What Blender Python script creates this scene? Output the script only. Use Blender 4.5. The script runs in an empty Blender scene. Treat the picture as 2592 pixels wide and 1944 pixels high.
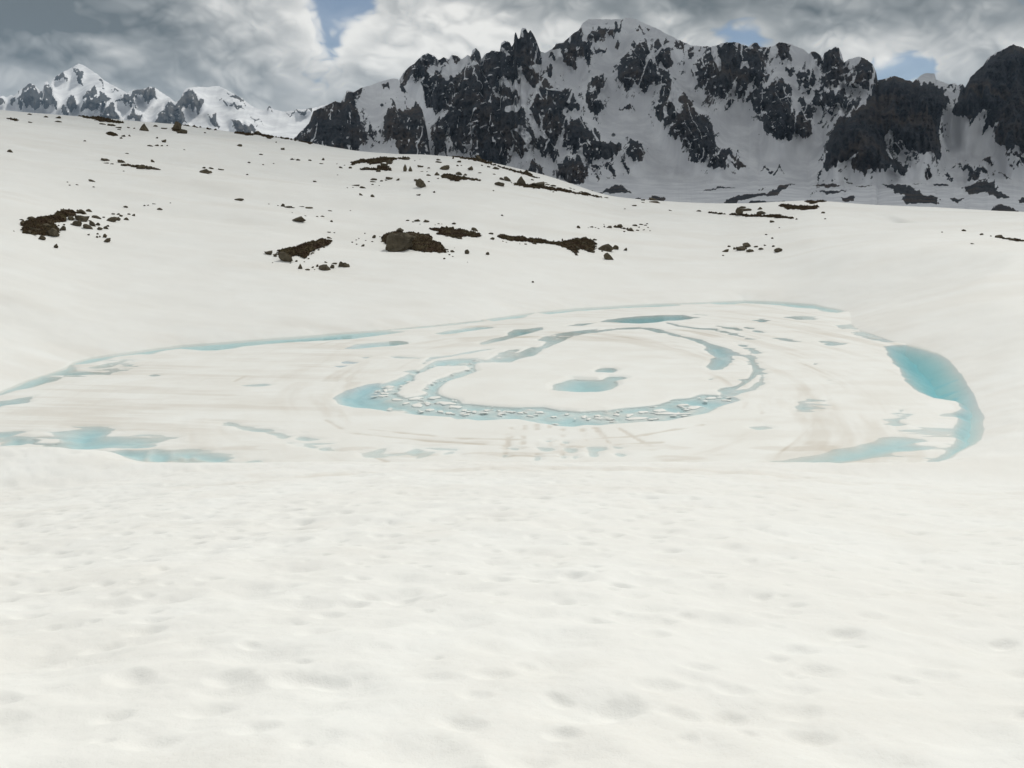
import bpy, math, random
import numpy as np
from mathutils import Vector

# ------------------------------------------------------------------ camera, sky, sun, exposure
W_PX, H_PX, F_PX = 2592.0, 1944.0, 2490.0
CAM_Z = 7.0                                   # eye height above the pond
PITCH = math.atan(472.0 / F_PX)
sc = bpy.context.scene
COL = sc.collection

cam_d = bpy.data.cameras.new('camera')
cam_d.sensor_width = 36.0
cam_d.lens = 36.0 * F_PX / W_PX
cam_d.clip_start = 0.1
cam_d.clip_end = 40000
cam = bpy.data.objects.new('camera', cam_d)
cam.location = (0, 0, CAM_Z)
cam.rotation_euler = (math.pi / 2 - PITCH, 0, 0)
COL.objects.link(cam)
sc.camera = cam

SUN_AZ, SUN_EL = math.radians(28), math.radians(50)      # azimuth to the right of the view axis (+Y)
SUN_DIR = Vector((math.sin(SUN_AZ) * math.cos(SUN_EL), math.cos(SUN_AZ) * math.cos(SUN_EL), math.sin(SUN_EL)))
sun_d = bpy.data.lights.new('sun', 'SUN')
sun_d.energy = 3.8
sun_d.angle = math.radians(6)
sun_d.color = (1.0, 0.975, 0.90)
sun = bpy.data.objects.new('sun', sun_d)
sun.rotation_euler = SUN_DIR.to_track_quat('Z', 'Y').to_euler()
sun.location = (0, 0, 60)
COL.objects.link(sun)

sc.view_settings.view_transform = 'Standard'
sc.view_settings.look = 'None'
sc.view_settings.exposure = -0.66
sc.view_settings.gamma = 1.0
sc.view_settings.use_curve_mapping = False
sc.cycles.use_denoising = True
sc.cycles.max_bounces = 6
sc.cycles.diffuse_bounces = 3
sc.cycles.transparent_max_bounces = 12
sc.cycles.volume_bounces = 0


def ray_dir(px, py):
    """Directions (not normalised, forward length 1) for photo pixels."""
    px = np.asarray(px, float)
    py = np.asarray(py, float)
    a = (px - W_PX / 2) / F_PX
    b = (H_PX / 2 - py) / F_PX
    cp, sp = math.cos(PITCH), math.sin(PITCH)
    return np.stack([a, cp + b * sp, -sp + b * cp], -1)


# ---- node helpers
class NT:
    def __init__(self, tree):
        self.t = tree
        self.n = tree.nodes
        self.l = tree.links

    def new(self, kind, **kw):
        n = self.n.new(kind)
        for k, v in kw.items():
            setattr(n, k, v)
        return n

    def put(self, sock, v):
        if isinstance(v, bpy.types.NodeSocket):
            self.l.new(v, sock)
        elif v is not None:
            sock.default_value = v

    def math(self, op, a, b=None, c=None, clamp=False):
        n = self.new('ShaderNodeMath', operation=op, use_clamp=clamp)
        self.put(n.inputs[0], a)
        if b is not None:
            self.put(n.inputs[1], b)
        if c is not None:
            self.put(n.inputs[2], c)
        return n.outputs[0]

    def vmath(self, op, a, b=None):
        n = self.new('ShaderNodeVectorMath', operation=op)
        self.put(n.inputs[0], a)
        if b is not None:
            self.put(n.inputs[1], b)
        return n.outputs['Value'] if op in ('LENGTH', 'DOT_PRODUCT') else n.outputs[0]

    def noise(self, vec, scale, detail=6.0, rough=0.55, dist=0.0):
        n = self.new('ShaderNodeTexNoise')
        self.put(n.inputs['Vector'], vec)
        n.inputs['Scale'].default_value = scale
        n.inputs['Detail'].default_value = detail
        n.inputs['Roughness'].default_value = rough
        n.inputs['Distortion'].default_value = dist
        return n.outputs[0]

    def mr(self, v, a, b, c=0.0, d=1.0, smooth=True):
        n = self.new('ShaderNodeMapRange', interpolation_type='SMOOTHSTEP' if smooth else 'LINEAR')
        self.put(n.inputs[0], v)
        for i, q in enumerate((a, b, c, d)):
            n.inputs[1 + i].default_value = q
        return n.outputs[0]

    def mix(self, f, a, b, blend='MIX'):
        n = self.new('ShaderNodeMix', data_type='RGBA', blend_type=blend)
        self.put(n.inputs[0], f)
        for i, v in ((6, a), (7, b)):
            if isinstance(v, (tuple, list)):
                v = tuple(v) + ((1.0,) if len(v) == 3 else ())
            self.put(n.inputs[i], v)
        return n.outputs[2]


# ---- sky: clear sky seen through breaks in broken cumulus
world = bpy.data.worlds.new('World')
sc.world = world
world.use_nodes = True
w = NT(world.node_tree)
w.n.clear()
out = w.new('ShaderNodeOutputWorld')
sky = w.new('ShaderNodeTexSky', sky_type='NISHITA')
sky.sun_disc = False
sky.sun_elevation = SUN_EL
sky.sun_rotation = SUN_AZ
sky.altitude = 2500
bg_sky = w.new('ShaderNodeBackground')
w.l.new(sky.outputs[0], bg_sky.inputs[0])
bg_sky.inputs[1].default_value = 0.10
tc = w.new('ShaderNodeTexCoord')
dirv = w.vmath('NORMALIZE', tc.outputs['Generated'])


def blob_sum(blobs):
    total = None
    for (px, py, rx, ry, wt) in blobs:
        c = ray_dir(px, py)
        c = c / np.linalg.norm(c)
        d = w.vmath('SUBTRACT', dirv, tuple(c))
        d = w.vmath('MULTIPLY', d, (F_PX / rx, 1.5, F_PX / ry))
        v = w.mr(w.vmath('LENGTH', d), 0.0, 1.6, wt, 0.0)
        total = v if total is None else w.math('ADD', total, v)
    return total


flat = w.vmath('MULTIPLY', dirv, (1.0, 1.0, 1.45))
warp_n = w.new('ShaderNodeTexNoise')
w.l.new(flat, warp_n.inputs['Vector'])
warp_n.inputs['Scale'].default_value = 14.0
warp_n.inputs['Detail'].default_value = 2.0
warped = w.vmath('ADD', flat, w.vmath('MULTIPLY', w.vmath('SUBTRACT', warp_n.outputs['Color'], (0.5, 0.5, 0.5)), (0.05, 0.05, 0.04)))
n_big = w.noise(warped, 6.0, 3.0, 0.55)


def billow(vec):
    """Rounded heaps: folded noise, four octaves, about 0 to 1."""
    s_ = None
    for sc_, am in ((9.0, 0.46), (19.0, 0.30), (41.0, 0.16), (87.0, 0.08)):
        n = w.noise(vec, sc_, 0.0, 0.5)
        f = w.math('MULTIPLY', w.math('ABSOLUTE', w.math('SUBTRACT', n, 0.5)), 3.6 * am)
        s_ = f if s_ is None else w.math('ADD', s_, f)
    return s_


n_det = billow(warped)
cover_b = blob_sum([(845, 20, 100, 90, -0.34), (770, 150, 130, 80, -0.33), (1895, 75, 80, 48, -0.40), (2310, 178, 110, 30, -0.33),
                    (1130, 85, 260, 110, 0.30), (600, 225, 260, 60, 0.22), (300, 90, 420, 160, 0.42),
                    (2150, 70, 350, 90, 0.22), (1500, 60, 300, 120, 0.30)])
cover = w.math('ADD', w.math('ADD', w.math('MULTIPLY', n_big, 0.70), w.math('MULTIPLY', n_det, 0.75)), cover_b)
mask = w.mr(cover, 0.36, 0.58, 0.14, 1.0)
bright_b = blob_sum([(150, 40, 430, 110, -0.40), (560, 20, 170, 60, 0.18), (1120, 90, 270, 100, 0.36), (700, 70, 190, 70, 0.16),
                     (290, 125, 70, 45, 0.26), (700, 215, 160, 40, 0.16), (2200, 125, 160, 55, 0.34), (1480, 110, 260, 70, 0.26), (430, 200, 300, 50, -0.10),
                     (2400, 10, 420, 60, -0.26), (1750, 5, 260, 45, -0.25), (150, 200, 200, 40, 0.16)])
# shade the heaps: compare them with the same heaps a little towards the sun
toward = w.vmath('ADD', warped, tuple(0.012 * q for q in (SUN_DIR.x, 0.0, SUN_DIR.z * 1.4)))
n_sun = billow(toward)
relief = w.math('ADD', w.math('MULTIPLY', w.math('SUBTRACT', n_det, n_sun), 0.50), w.math('MULTIPLY', n_det, 0.30))
edge_thin = w.mr(cover, 0.46, 0.85, 0.16, -0.04)
bright = w.math('ADD', w.math('ADD', w.math('ADD', w.math('MULTIPLY', n_big, 0.62), relief), edge_thin), bright_b)
ramp = w.new('ShaderNodeValToRGB')
w.l.new(bright, ramp.inputs[0])
el = ramp.color_ramp.elements
el[0].position, el[0].color = 0.02, (0.17, 0.20, 0.215, 1)
el[1].position, el[1].color = 0.80, (1.20, 1.19, 1.14, 1)
e = el.new(0.30); e.color = (0.40, 0.43, 0.44, 1)
e = el.new(0.55); e.color = (0.74, 0.755, 0.745, 1)
bg_cloud = w.new('ShaderNodeBackground')
w.l.new(ramp.outputs[0], bg_cloud.inputs[0])
bg_cloud.inputs[1].default_value = 1.25
mixw = w.new('ShaderNodeMixShader')
w.l.new(mask, mixw.inputs[0])
w.l.new(bg_sky.outputs[0], mixw.inputs[1])
w.l.new(bg_cloud.outputs[0], mixw.inputs[2])
w.l.new(mixw.outputs[0], out.inputs[0])
world.cycles.sampling_method = 'MANUAL'
world.cycles.sample_map_resolution = 512

# ------------------------------------------------------------------ numeric helpers
RNG = np.random.default_rng(7)
_LAT = {}


def lattice(seed):
    if seed not in _LAT:
        _LAT[seed] = np.random.default_rng(1000 + seed).random((256, 256))
    return _LAT[seed]


def vnoise(x, y, seed=0):
    """Smooth value noise in -1..1."""
    g = lattice(seed)
    xi = np.floor(x).astype(int)
    yi = np.floor(y).astype(int)
    fx = x - xi
    fy = y - yi
    fx = fx * fx * fx * (fx * (fx * 6 - 15) + 10)
    fy = fy * fy * fy * (fy * (fy * 6 - 15) + 10)
    x0, x1, y0, y1 = xi & 255, (xi + 1) & 255, yi & 255, (yi + 1) & 255
    a = g[y0, x0] * (1 - fx) + g[y0, x1] * fx
    b = g[y1, x0] * (1 - fx) + g[y1, x1] * fx
    return (a * (1 - fy) + b * fy) * 2 - 1


def fbm(x, y, seed=0, octv=5, gain=0.5):
    s = 0.0
    amp = 1.0
    tot = 0.0
    for i in range(octv):
        s = s + amp * vnoise(x * 2 ** i + 17.3 * i, y * 2 ** i - 9.1 * i, seed + i)
        tot += amp
        amp *= gain
    return s / tot


def ridged(x, y, seed=0, octv=4, gain=0.5):
    s = 0.0
    amp = 1.0
    tot = 0.0
    for i in range(octv):
        s = s + amp * (1 - 2 * np.abs(vnoise(x * 2 ** i + 7.7 * i, y * 2 ** i + 3.1 * i, seed + i)))
        tot += amp
        amp *= gain
    return s / tot


def sstep(a, b, x):
    t = np.clip((x - a) / (b - a), 0, 1)
    return t * t * (3 - 2 * t)


def poly_sdf(x, y, poly):
    """Signed distance to a polygon, negative inside."""
    p = np.asarray(poly, float)
    q = np.roll(p, -1, 0)
    d2 = np.full(x.shape, 1e18)
    ins = np.zeros(x.shape, bool)
    for (ax, ay), (bx, by) in zip(p, q):
        ex, ey = bx - ax, by - ay
        wx, wy = x - ax, y - ay
        t = np.clip((wx * ex + wy * ey) / (ex * ex + ey * ey + 1e-12), 0, 1)
        d2 = np.minimum(d2, (wx - ex * t) ** 2 + (wy - ey * t) ** 2)
        c = ((ay > y) != (by > y))
        if ey != 0:
            ins ^= c & (x < ex * (y - ay) / ey + ax)
    return np.where(ins, -1, 1) * np.sqrt(d2)


def raster(poly, x0, y0, x1, y1, img, val=1.0, step=1.0):
    """Fill a polygon into a bitmap whose pixel (0, 0) is at x0, y0."""
    p = np.asarray(poly, float)
    lo, hi = p.min(0), p.max(0)
    ix0, iy0 = max(0, int((lo[0] - x0) / step)), max(0, int((lo[1] - y0) / step))
    ix1 = min(img.shape[1], int((hi[0] - x0) / step) + 2)
    iy1 = min(img.shape[0], int((hi[1] - y0) / step) + 2)
    if ix1 <= ix0 or iy1 <= iy0:
        return
    gx, gy = np.meshgrid(x0 + step * np.arange(ix0, ix1), y0 + step * np.arange(iy0, iy1))
    ins = np.zeros(gx.shape, bool)
    q = np.roll(p, -1, 0)
    for (ax, ay), (bx, by) in zip(p, q):
        if by == ay:
            continue
        c = ((ay > gy) != (by > gy))
        ins ^= c & (gx < (bx - ax) * (gy - ay) / (by - ay) + ax)
    sub = img[iy0:iy1, ix0:ix1]
    sub[ins] = val


def box_blur(a, r):
    for ax in (0, 1):
        pad = [(0, 0), (0, 0)]
        pad[ax] = (r + 1, r)
        c = np.cumsum(np.pad(a, pad, mode='edge'), axis=ax)
        n = a.shape[ax]
        hi = np.take(c, np.arange(2 * r + 1, 2 * r + 1 + n), axis=ax)
        lo = np.take(c, np.arange(0, n), axis=ax)
        a = (hi - lo) / (2 * r + 1)
    return a


def sample(img, x, y):
    x = np.clip(x, 0, img.shape[1] - 1.001)
    y = np.clip(y, 0, img.shape[0] - 1.001)
    xi, yi = x.astype(int), y.astype(int)
    fx, fy = x - xi, y - yi
    return (img[yi, xi] * (1 - fx) + img[yi, xi + 1] * fx) * (1 - fy) + (img[yi + 1, xi] * (1 - fx) + img[yi + 1, xi + 1] * fx) * fy


def make_mesh(name, verts, quads, attrs=None, smooth=True, tris=None):
    me = bpy.data.meshes.new(name)
    verts = np.asarray(verts, np.float32)
    me.vertices.add(len(verts))
    me.vertices.foreach_set('co', verts.ravel())
    loops = []
    starts = []
    n = 0
    if quads is not None and len(quads):
        quads = np.asarray(quads, np.int32)
        loops.append(quads.ravel())
        starts.append(np.arange(len(quads)) * 4)
        n = len(quads) * 4
    if tris is not None and len(tris):
        tris = np.asarray(tris, np.int32)
        loops.append(tris.ravel())
        starts.append(n + np.arange(len(tris)) * 3)
    loops = np.concatenate(loops).astype(np.int32)
    starts = np.concatenate(starts).astype(np.int32)
    me.loops.add(len(loops))
    me.loops.foreach_set('vertex_index', loops)
    me.polygons.add(len(starts))
    me.polygons.foreach_set('loop_start', starts)
    me.polygons.foreach_set('use_smooth', np.full(len(starts), smooth, bool))
    me.update(calc_edges=True)
    for k, v in (attrs or {}).items():
        at = me.attributes.new(k, 'FLOAT', 'POINT')
        at.data.foreach_set('value', np.asarray(v, np.float32))
    me.validate()
    return me


def grid_quads(rows, cols, keep=None):
    i = np.arange(rows * cols).reshape(rows, cols)
    q = np.stack([i[:-1, :-1], i[:-1, 1:], i[1:, 1:], i[1:, :-1]], -1)
    if keep is not None:
        q = q[keep]
    return q.reshape(-1, 4)


def compact(verts, quads, attrs):
    used = np.unique(quads)
    remap = np.full(len(verts), -1, np.int64)
    remap[used] = np.arange(len(used))
    return verts[used], remap[quads], {k: v[used] for k, v in attrs.items()}


def link(name, me, mat, parent=None, **props):
    o = bpy.data.objects.new(name, me)
    COL.objects.link(o)
    if mat is not None and not me.materials:
        me.materials.append(mat)
    if parent is not None:
        o.parent = parent
    for k, v in props.items():
        o[k] = v
    return o


ONES = 'first second third fourth fifth sixth seventh eighth ninth tenth eleventh twelfth thirteenth fourteenth fifteenth sixteenth seventeenth eighteenth nineteenth'.split()


def ordinal(k):
    if k <= 19:
        return ONES[k - 1]
    t_, o_ = divmod(k, 10)
    w_ = ['twenty', 'thirty', 'forty', 'fifty', 'sixty'][t_ - 2]
    return (w_[:-1] + 'ieth') if o_ == 0 else w_ + '-' + ONES[o_ - 1]


# photo regions that the outlines below were read from: origin x, y and scale
ZM = {'n': (0, 0, 1), 'A': (0, 740, 900 / 2212), 'B': (800, 740, 900 / 2212), 'C': (1700, 740, 892 / 2212),
      'K2': (980, 760, 600 / 2212), 'K3': (1480, 760, 600 / 2212), 'K4': (1900, 860, 692 / 2212),
      'Z1': (0, 0, 900 / 2212), 'Z2': (700, 0, 900 / 2212), 'Z3': (1400, 0, 600 / 1659), 'Z4': (1950, 0, 642 / 1775),
      'R1': (0, 250, 800 / 2212), 'R2': (600, 350, 650 / 2212), 'R3': (1000, 350, 650 / 2212), 'R4': (1600, 450, 992 / 2212)}


def T(z, pts):
    ox, oy, s = ZM[z]
    p = np.asarray(pts, float).reshape(-1, 2)
    return np.stack([ox + p[:, 0] * s, oy + p[:, 1] * s], -1)


def on_plane(pp, z=0.0):
    d = ray_dir(pp[:, 0], pp[:, 1])
    t = (z - CAM_Z) / d[:, 2]
    return d[:, :2] * t[:, None]


# ------------------------------------------------------------------ materials
def material(name):
    m = bpy.data.materials.new(name)
    m.use_nodes = True
    t = NT(m.node_tree)
    b = m.node_tree.nodes['Principled BSDF']
    return m, t, b


def snow_material():
    m, t, b = material('spring_snow')
    geo = t.new('ShaderNodeNewGeometry')
    pos = geo.outputs['Position']
    dirt = t.new('ShaderNodeAttribute', attribute_name='dirt').outputs['Fac']
    blotch = t.mr(t.noise(pos, 0.35, 6, 0.6), 0.35, 0.75)
    fine = t.mr(t.noise(pos, 7.0, 5, 0.6), 0.3, 0.75)
    base = t.mix(blotch, (0.810, 0.800, 0.765), (0.842, 0.842, 0.815))
    base = t.mix(t.math('MULTIPLY', fine, 0.35), base, (0.80, 0.785, 0.755))
    grit = t.mr(t.noise(pos, 28.0, 4, 0.65), 0.42, 0.72)
    stain = t.math('MULTIPLY', dirt, t.math('ADD', 0.45, t.math('MULTIPLY', grit, 0.55)))
    base = t.mix(stain, base, (0.56, 0.475, 0.375))
    t.put(b.inputs['Base Color'], base)
    b.inputs['Roughness'].default_value = 0.62
    b.inputs['Specular IOR Level'].default_value = 0.25
    bump = t.new('ShaderNodeBump')
    bump.inputs['Strength'].default_value = 0.35
    bump.inputs['Distance'].default_value = 0.02
    h = t.math('ADD', t.noise(pos, 14.0, 6, 0.65), t.math('MULTIPLY', t.noise(pos, 70.0, 3, 0.6), 0.35))
    t.put(bump.inputs['Height'], h)
    t.l.new(bump.outputs[0], b.inputs['Normal'])
    return m


def ice_material():
    m, t, b = material('snow_covered_ice')
    geo = t.new('ShaderNodeNewGeometry')
    pos = geo.outputs['Position']
    dirt = t.new('ShaderNodeAttribute', attribute_name='dirt').outputs['Fac']
    wet = t.new('ShaderNodeAttribute', attribute_name='wet').outputs['Fac']
    blotch = t.mr(t.noise(pos, 0.5, 6, 0.6), 0.35, 0.7)
    base = t.mix(blotch, (0.795, 0.782, 0.740), (0.83, 0.828, 0.795))
    base = t.mix(dirt, base, (0.52, 0.45, 0.365))
    base = t.mix(wet, base, (0.56, 0.745, 0.775))
    t.put(b.inputs['Base Color'], base)
    b.inputs['Roughness'].default_value = 0.6
    b.inputs['Specular IOR Level'].default_value = 0.25
    bump = t.new('ShaderNodeBump')
    bump.inputs['Strength'].default_value = 0.3
    bump.inputs['Distance'].default_value = 0.02
    t.put(bump.inputs['Height'], t.noise(pos, 9.0, 6, 0.65))
    t.l.new(bump.outputs[0], b.inputs['Normal'])
    return m


def water_material():
    m, t, b = material('meltwater')
    t.n.remove(b)
    o = t.n['Material Output']
    geo = t.new('ShaderNodeNewGeometry')
    bump = t.new('ShaderNodeBump')
    bump.inputs['Strength'].default_value = 0.12
    bump.inputs['Distance'].default_value = 0.01
    t.put(bump.inputs['Height'], t.noise(t.vmath('MULTIPLY', geo.outputs['Position'], (1.0, 1.0, 1.0)), 5.0, 3, 0.5))
    fr = t.new('ShaderNodeFresnel')
    fr.inputs[0].default_value = 1.33
    t.l.new(bump.outputs[0], fr.inputs['Normal'])
    tr = t.new('ShaderNodeBsdfTransparent')
    gl = t.new('ShaderNodeBsdfGlossy')
    gl.inputs['Roughness'].default_value = 0.08
    t.l.new(bump.outputs[0], gl.inputs['Normal'])
    mx = t.new('ShaderNodeMixShader')
    t.l.new(fr.outputs[0], mx.inputs[0])
    t.l.new(tr.outputs[0], mx.inputs[1])
    t.l.new(gl.outputs[0], mx.inputs[2])
    t.l.new(mx.outputs[0], o.inputs['Surface'])
    va = t.new('ShaderNodeVolumeAbsorption')
    va.inputs['Color'].default_value = (0.0, 0.80, 0.885, 1)
    va.inputs['Density'].default_value = 0.33
    t.l.new(va.outputs[0], o.inputs['Volume'])
    return m


def mountain_material(name, dark, mid, brown, scale=1.0):
    m, t, b = material(name)
    geo = t.new('ShaderNodeNewGeometry')
    pos = t.vmath('MULTIPLY', geo.outputs['Position'], (scale, scale, scale * 0.20))
    rock = t.new('ShaderNodeAttribute', attribute_name='rock').outputs['Fac']
    n1 = t.mr(t.noise(pos, 0.011, 6, 0.6), 0.45, 0.66)
    n2 = t.mr(t.noise(pos, 0.055, 7, 0.68), 0.36, 0.66)
    n3 = t.mr(t.noise(geo.outputs['Position'], 0.09 * scale, 7, 0.72), 0.40, 0.70)
    rc = t.mix(n2, dark, mid)
    rc = t.mix(t.math('MULTIPLY', n1, 0.75), rc, brown)
    rc = t.mix(t.math('MULTIPLY', n3, 0.7), rc, tuple(0.6 * q for q in dark))
    ns = t.mr(t.noise(pos, 0.02, 6, 0.6), 0.35, 0.7)
    snow = t.mix(ns, (0.66, 0.665, 0.69), (0.84, 0.845, 0.86))
    edge = t.math('ADD', rock, t.math('MULTIPLY', t.math('SUBTRACT', t.noise(pos, 0.10, 5, 0.65), 0.5), 0.7))
    t.put(b.inputs['Base Color'], t.mix(t.mr(edge, 0.42, 0.58), snow, rc))
    b.inputs['Roughness'].default_value = 0.85
    b.inputs['Specular IOR Level'].default_value = 0.15
    bump = t.new('ShaderNodeBump')
    bump.inputs['Distance'].default_value = 6.0
    t.put(bump.inputs['Strength'], t.mr(rock, 0.3, 0.7, 0.08, 1.0))
    t.put(bump.inputs['Height'], t.noise(pos, 0.10, 7, 0.7))
    t.l.new(bump.outputs[0], b.inputs['Normal'])
    return m


def rock_material():
    m, t, b = material('lichened_gneiss')
    oi = t.new('ShaderNodeObjectInfo')
    tcn = t.new('ShaderNodeTexCoord')
    pos = t.vmath('ADD', tcn.outputs['Object'], t.vmath('MULTIPLY', oi.outputs['Location'], (0.37, 0.53, 0.71)))
    n1 = t.mr(t.noise(pos, 1.6, 6, 0.62), 0.34, 0.68)
    n2 = t.mr(t.noise(pos, 6.0, 6, 0.68), 0.45, 0.7)
    c = t.mix(n1, (0.072, 0.058, 0.038), (0.155, 0.130, 0.088))
    c = t.mix(t.math('MULTIPLY', n2, 0.55), c, (0.034, 0.032, 0.018))
    hue = t.math('MULTIPLY', oi.outputs['Random'], 0.5)
    c = t.mix(hue, c, (0.082, 0.070, 0.052))
    t.put(b.inputs['Base Color'], c)
    b.inputs['Roughness'].default_value = 0.9
    b.inputs['Specular IOR Level'].default_value = 0.15
    bump = t.new('ShaderNodeBump')
    bump.inputs['Strength'].default_value = 0.7
    bump.inputs['Distance'].default_value = 0.08
    t.put(bump.inputs['Height'], t.noise(pos, 4.0, 7, 0.7))
    t.l.new(bump.outputs[0], b.inputs['Normal'])
    return m


def heath_material():
    m, t, b = material('brown_heath')
    geo = t.new('ShaderNodeNewGeometry')
    pos = geo.outputs['Position']
    n1 = t.mr(t.noise(pos, 1.1, 6, 0.65), 0.36, 0.66)
    n2 = t.mr(t.noise(pos, 5.0, 6, 0.7), 0.42, 0.68)
    c = t.mix(n1, (0.050, 0.031, 0.019), (0.082, 0.066, 0.036))
    c = t.mix(t.math('MULTIPLY', n2, 0.6), c, (0.020, 0.014, 0.010))
    t.put(b.inputs['Base Color'], c)
    b.inputs['Roughness'].default_value = 0.95
    b.inputs['Specular IOR Level'].default_value = 0.05
    return m


M_SNOW = snow_material()
M_ICE = ice_material()
M_WATER = water_material()
M_MOUNT = mountain_material('snowy_rock_face', (0.019, 0.023, 0.030), (0.066, 0.068, 0.074), (0.115, 0.082, 0.058))
M_FAR = mountain_material('far_snowy_rock', (0.030, 0.033, 0.038), (0.080, 0.080, 0.080), (0.12, 0.105, 0.09), 0.5)
M_ROCK = rock_material()
M_HEATH = heath_material()

# ------------------------------------------------------------------ near terrain
far_shore = np.concatenate([
    T('A', [(0, 618), (100, 570), (200, 535), (290, 510), (390, 470), (440, 435), (560, 405), (700, 385), (850, 365), (1000, 345), (1120, 328), (1400, 308), (1700, 285), (2000, 262)]),
    T('B', [(0, 262), (400, 235), (700, 205), (1000, 175), (1300, 130), (1600, 100), (2100, 70)]),
    T('C', [(0, 68), (200, 60), (450, 50), (700, 58), (900, 75), (1050, 105), (1095, 118), (1120, 150), (1110, 180), (1130, 205), (1180, 235), (1300, 275), (1420, 315), (1560, 345), (1690, 385),
            (1780, 460), (1850, 560), (1910, 660), (1955, 745), (1965, 860), (1940, 930), (1870, 985), (1760, 1040), (1680, 1066), (1600, 1073)])])
near_shore = np.concatenate([
    T('C', [(1000, 1075), (600, 1072), (0, 1071)]), T('B', [(1800, 1064), (1000, 1062), (0, 1060)]),
    T('A', [(1900, 1062), (1400, 1064), (1000, 1066), (850, 1047), (700, 1002), (600, 982), (300, 967), (100, 965), (-100, 963),
            (-400, 958), (-700, 930), (-800, 880), (-700, 800), (-400, 715), (-150, 655)])])
LAKE = on_plane(np.concatenate([far_shore, near_shore]))
FAR_AZ = np.linspace(-1.3, 1.3, 521)
_r = np.arange(24, 75, 0.25)
_ga, _gr = np.meshgrid(FAR_AZ, _r)
_in = poly_sdf(np.sin(_ga) * _gr, np.cos(_ga) * _gr, LAKE) < 0
FAR_R = np.where(_in, _gr, 34.0).max(0)
_kw = np.exp(-(np.arange(-24, 25) / 9.0) ** 2)
FAR_R = np.convolve(np.pad(FAR_R, 24, mode='edge'), _kw / _kw.sum(), 'valid')


def lake_dist(x, y):
    """Signed distance to the pond outline near it, a large number elsewhere."""
    lo, hi = LAKE.min(0) - 36, LAKE.max(0) + 36
    sd = np.full(np.shape(x), 500.0)
    k = (x > lo[0]) & (x < hi[0]) & (y > lo[1]) & (y < hi[1])
    sd[k] = poly_sdf(x[k], y[k], LAKE)
    return sd


crest_disp = np.array([(-700, 220), (-300, 228), (0, 237), (60, 243), (150, 250), (300, 262), (400, 270), (500, 285), (640, 302), (700, 315), (800, 330), (850, 333), (920, 334), (1000, 340), (1050, 348), (1100, 360),
                       (1150, 371), (1200, 385), (1250, 402), (1300, 420), (1350, 428), (1400, 432), (1480, 437), (1550, 440), (1620, 439), (1700, 435), (1760, 433), (1850, 440), (1920, 445), (2000, 447), (2100, 452), (2212, 458),
                       (2500, 466), (3000, 470)], float)
crest_px = crest_disp * (2592 / 2212)
crest_R = np.interp(crest_disp[:, 0], [-700, 0, 400, 640, 900, 1100, 1300, 1550, 1760, 2212, 3000], [200, 225, 240, 225, 190, 170, 150, 150, 140, 140, 140])
_d = ray_dir(crest_px[:, 0], crest_px[:, 1])
CREST_AZ = np.arctan2(_d[:, 0], _d[:, 1])
CREST_T = _d[:, 2] / np.hypot(_d[:, 0], _d[:, 1])


def smooth_interp(x, xp, fp):
    # linear interpolation, lightly averaged so that columns do not kink
    s = 0.0
    for o, k in ((-0.012, 0.2), (-0.006, 0.2), (0, 0.2), (0.006, 0.2), (0.012, 0.2)):
        s = s + k * np.interp(x + o, xp, fp)
    return s


def suncups(x, y, cell, seed, prob, rad, depth, k=0):
    """One irregular melt hollow per jittered cell."""
    z = np.zeros_like(x)
    cx, cy = np.floor(x / cell).astype(int), np.floor(y / cell).astype(int)
    g1, g2, g3, g4, g5 = (lattice(seed + i) for i in range(5))
    for dx in (-1, 0, 1):
        for dy in (-1, 0, 1):
            ix, iy = (cx + dx) & 255, (cy + dy) & 255
            px = (cx + dx + 0.15 + 0.7 * g1[iy, ix]) * cell
            py = (cy + dy + 0.15 + 0.7 * g2[iy, ix]) * cell
            r = rad * (0.5 + 1.0 * g3[iy, ix])
            a = (g4[iy, ix] - 0.5) * 1.6
            ux, uy = x - px, y - py
            vx = (ux * np.cos(a) + uy * np.sin(a)) / (r * 1.35)
            vy = (-ux * np.sin(a) + uy * np.cos(a)) / r
            q = np.clip(1 - (vx * vx + vy * vy), 0, 1)
            on = (g5[iy, ix] < prob)
            z -= on * depth * (0.4 + 0.9 * g3[iy, ix]) * q * q
    return z


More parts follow.
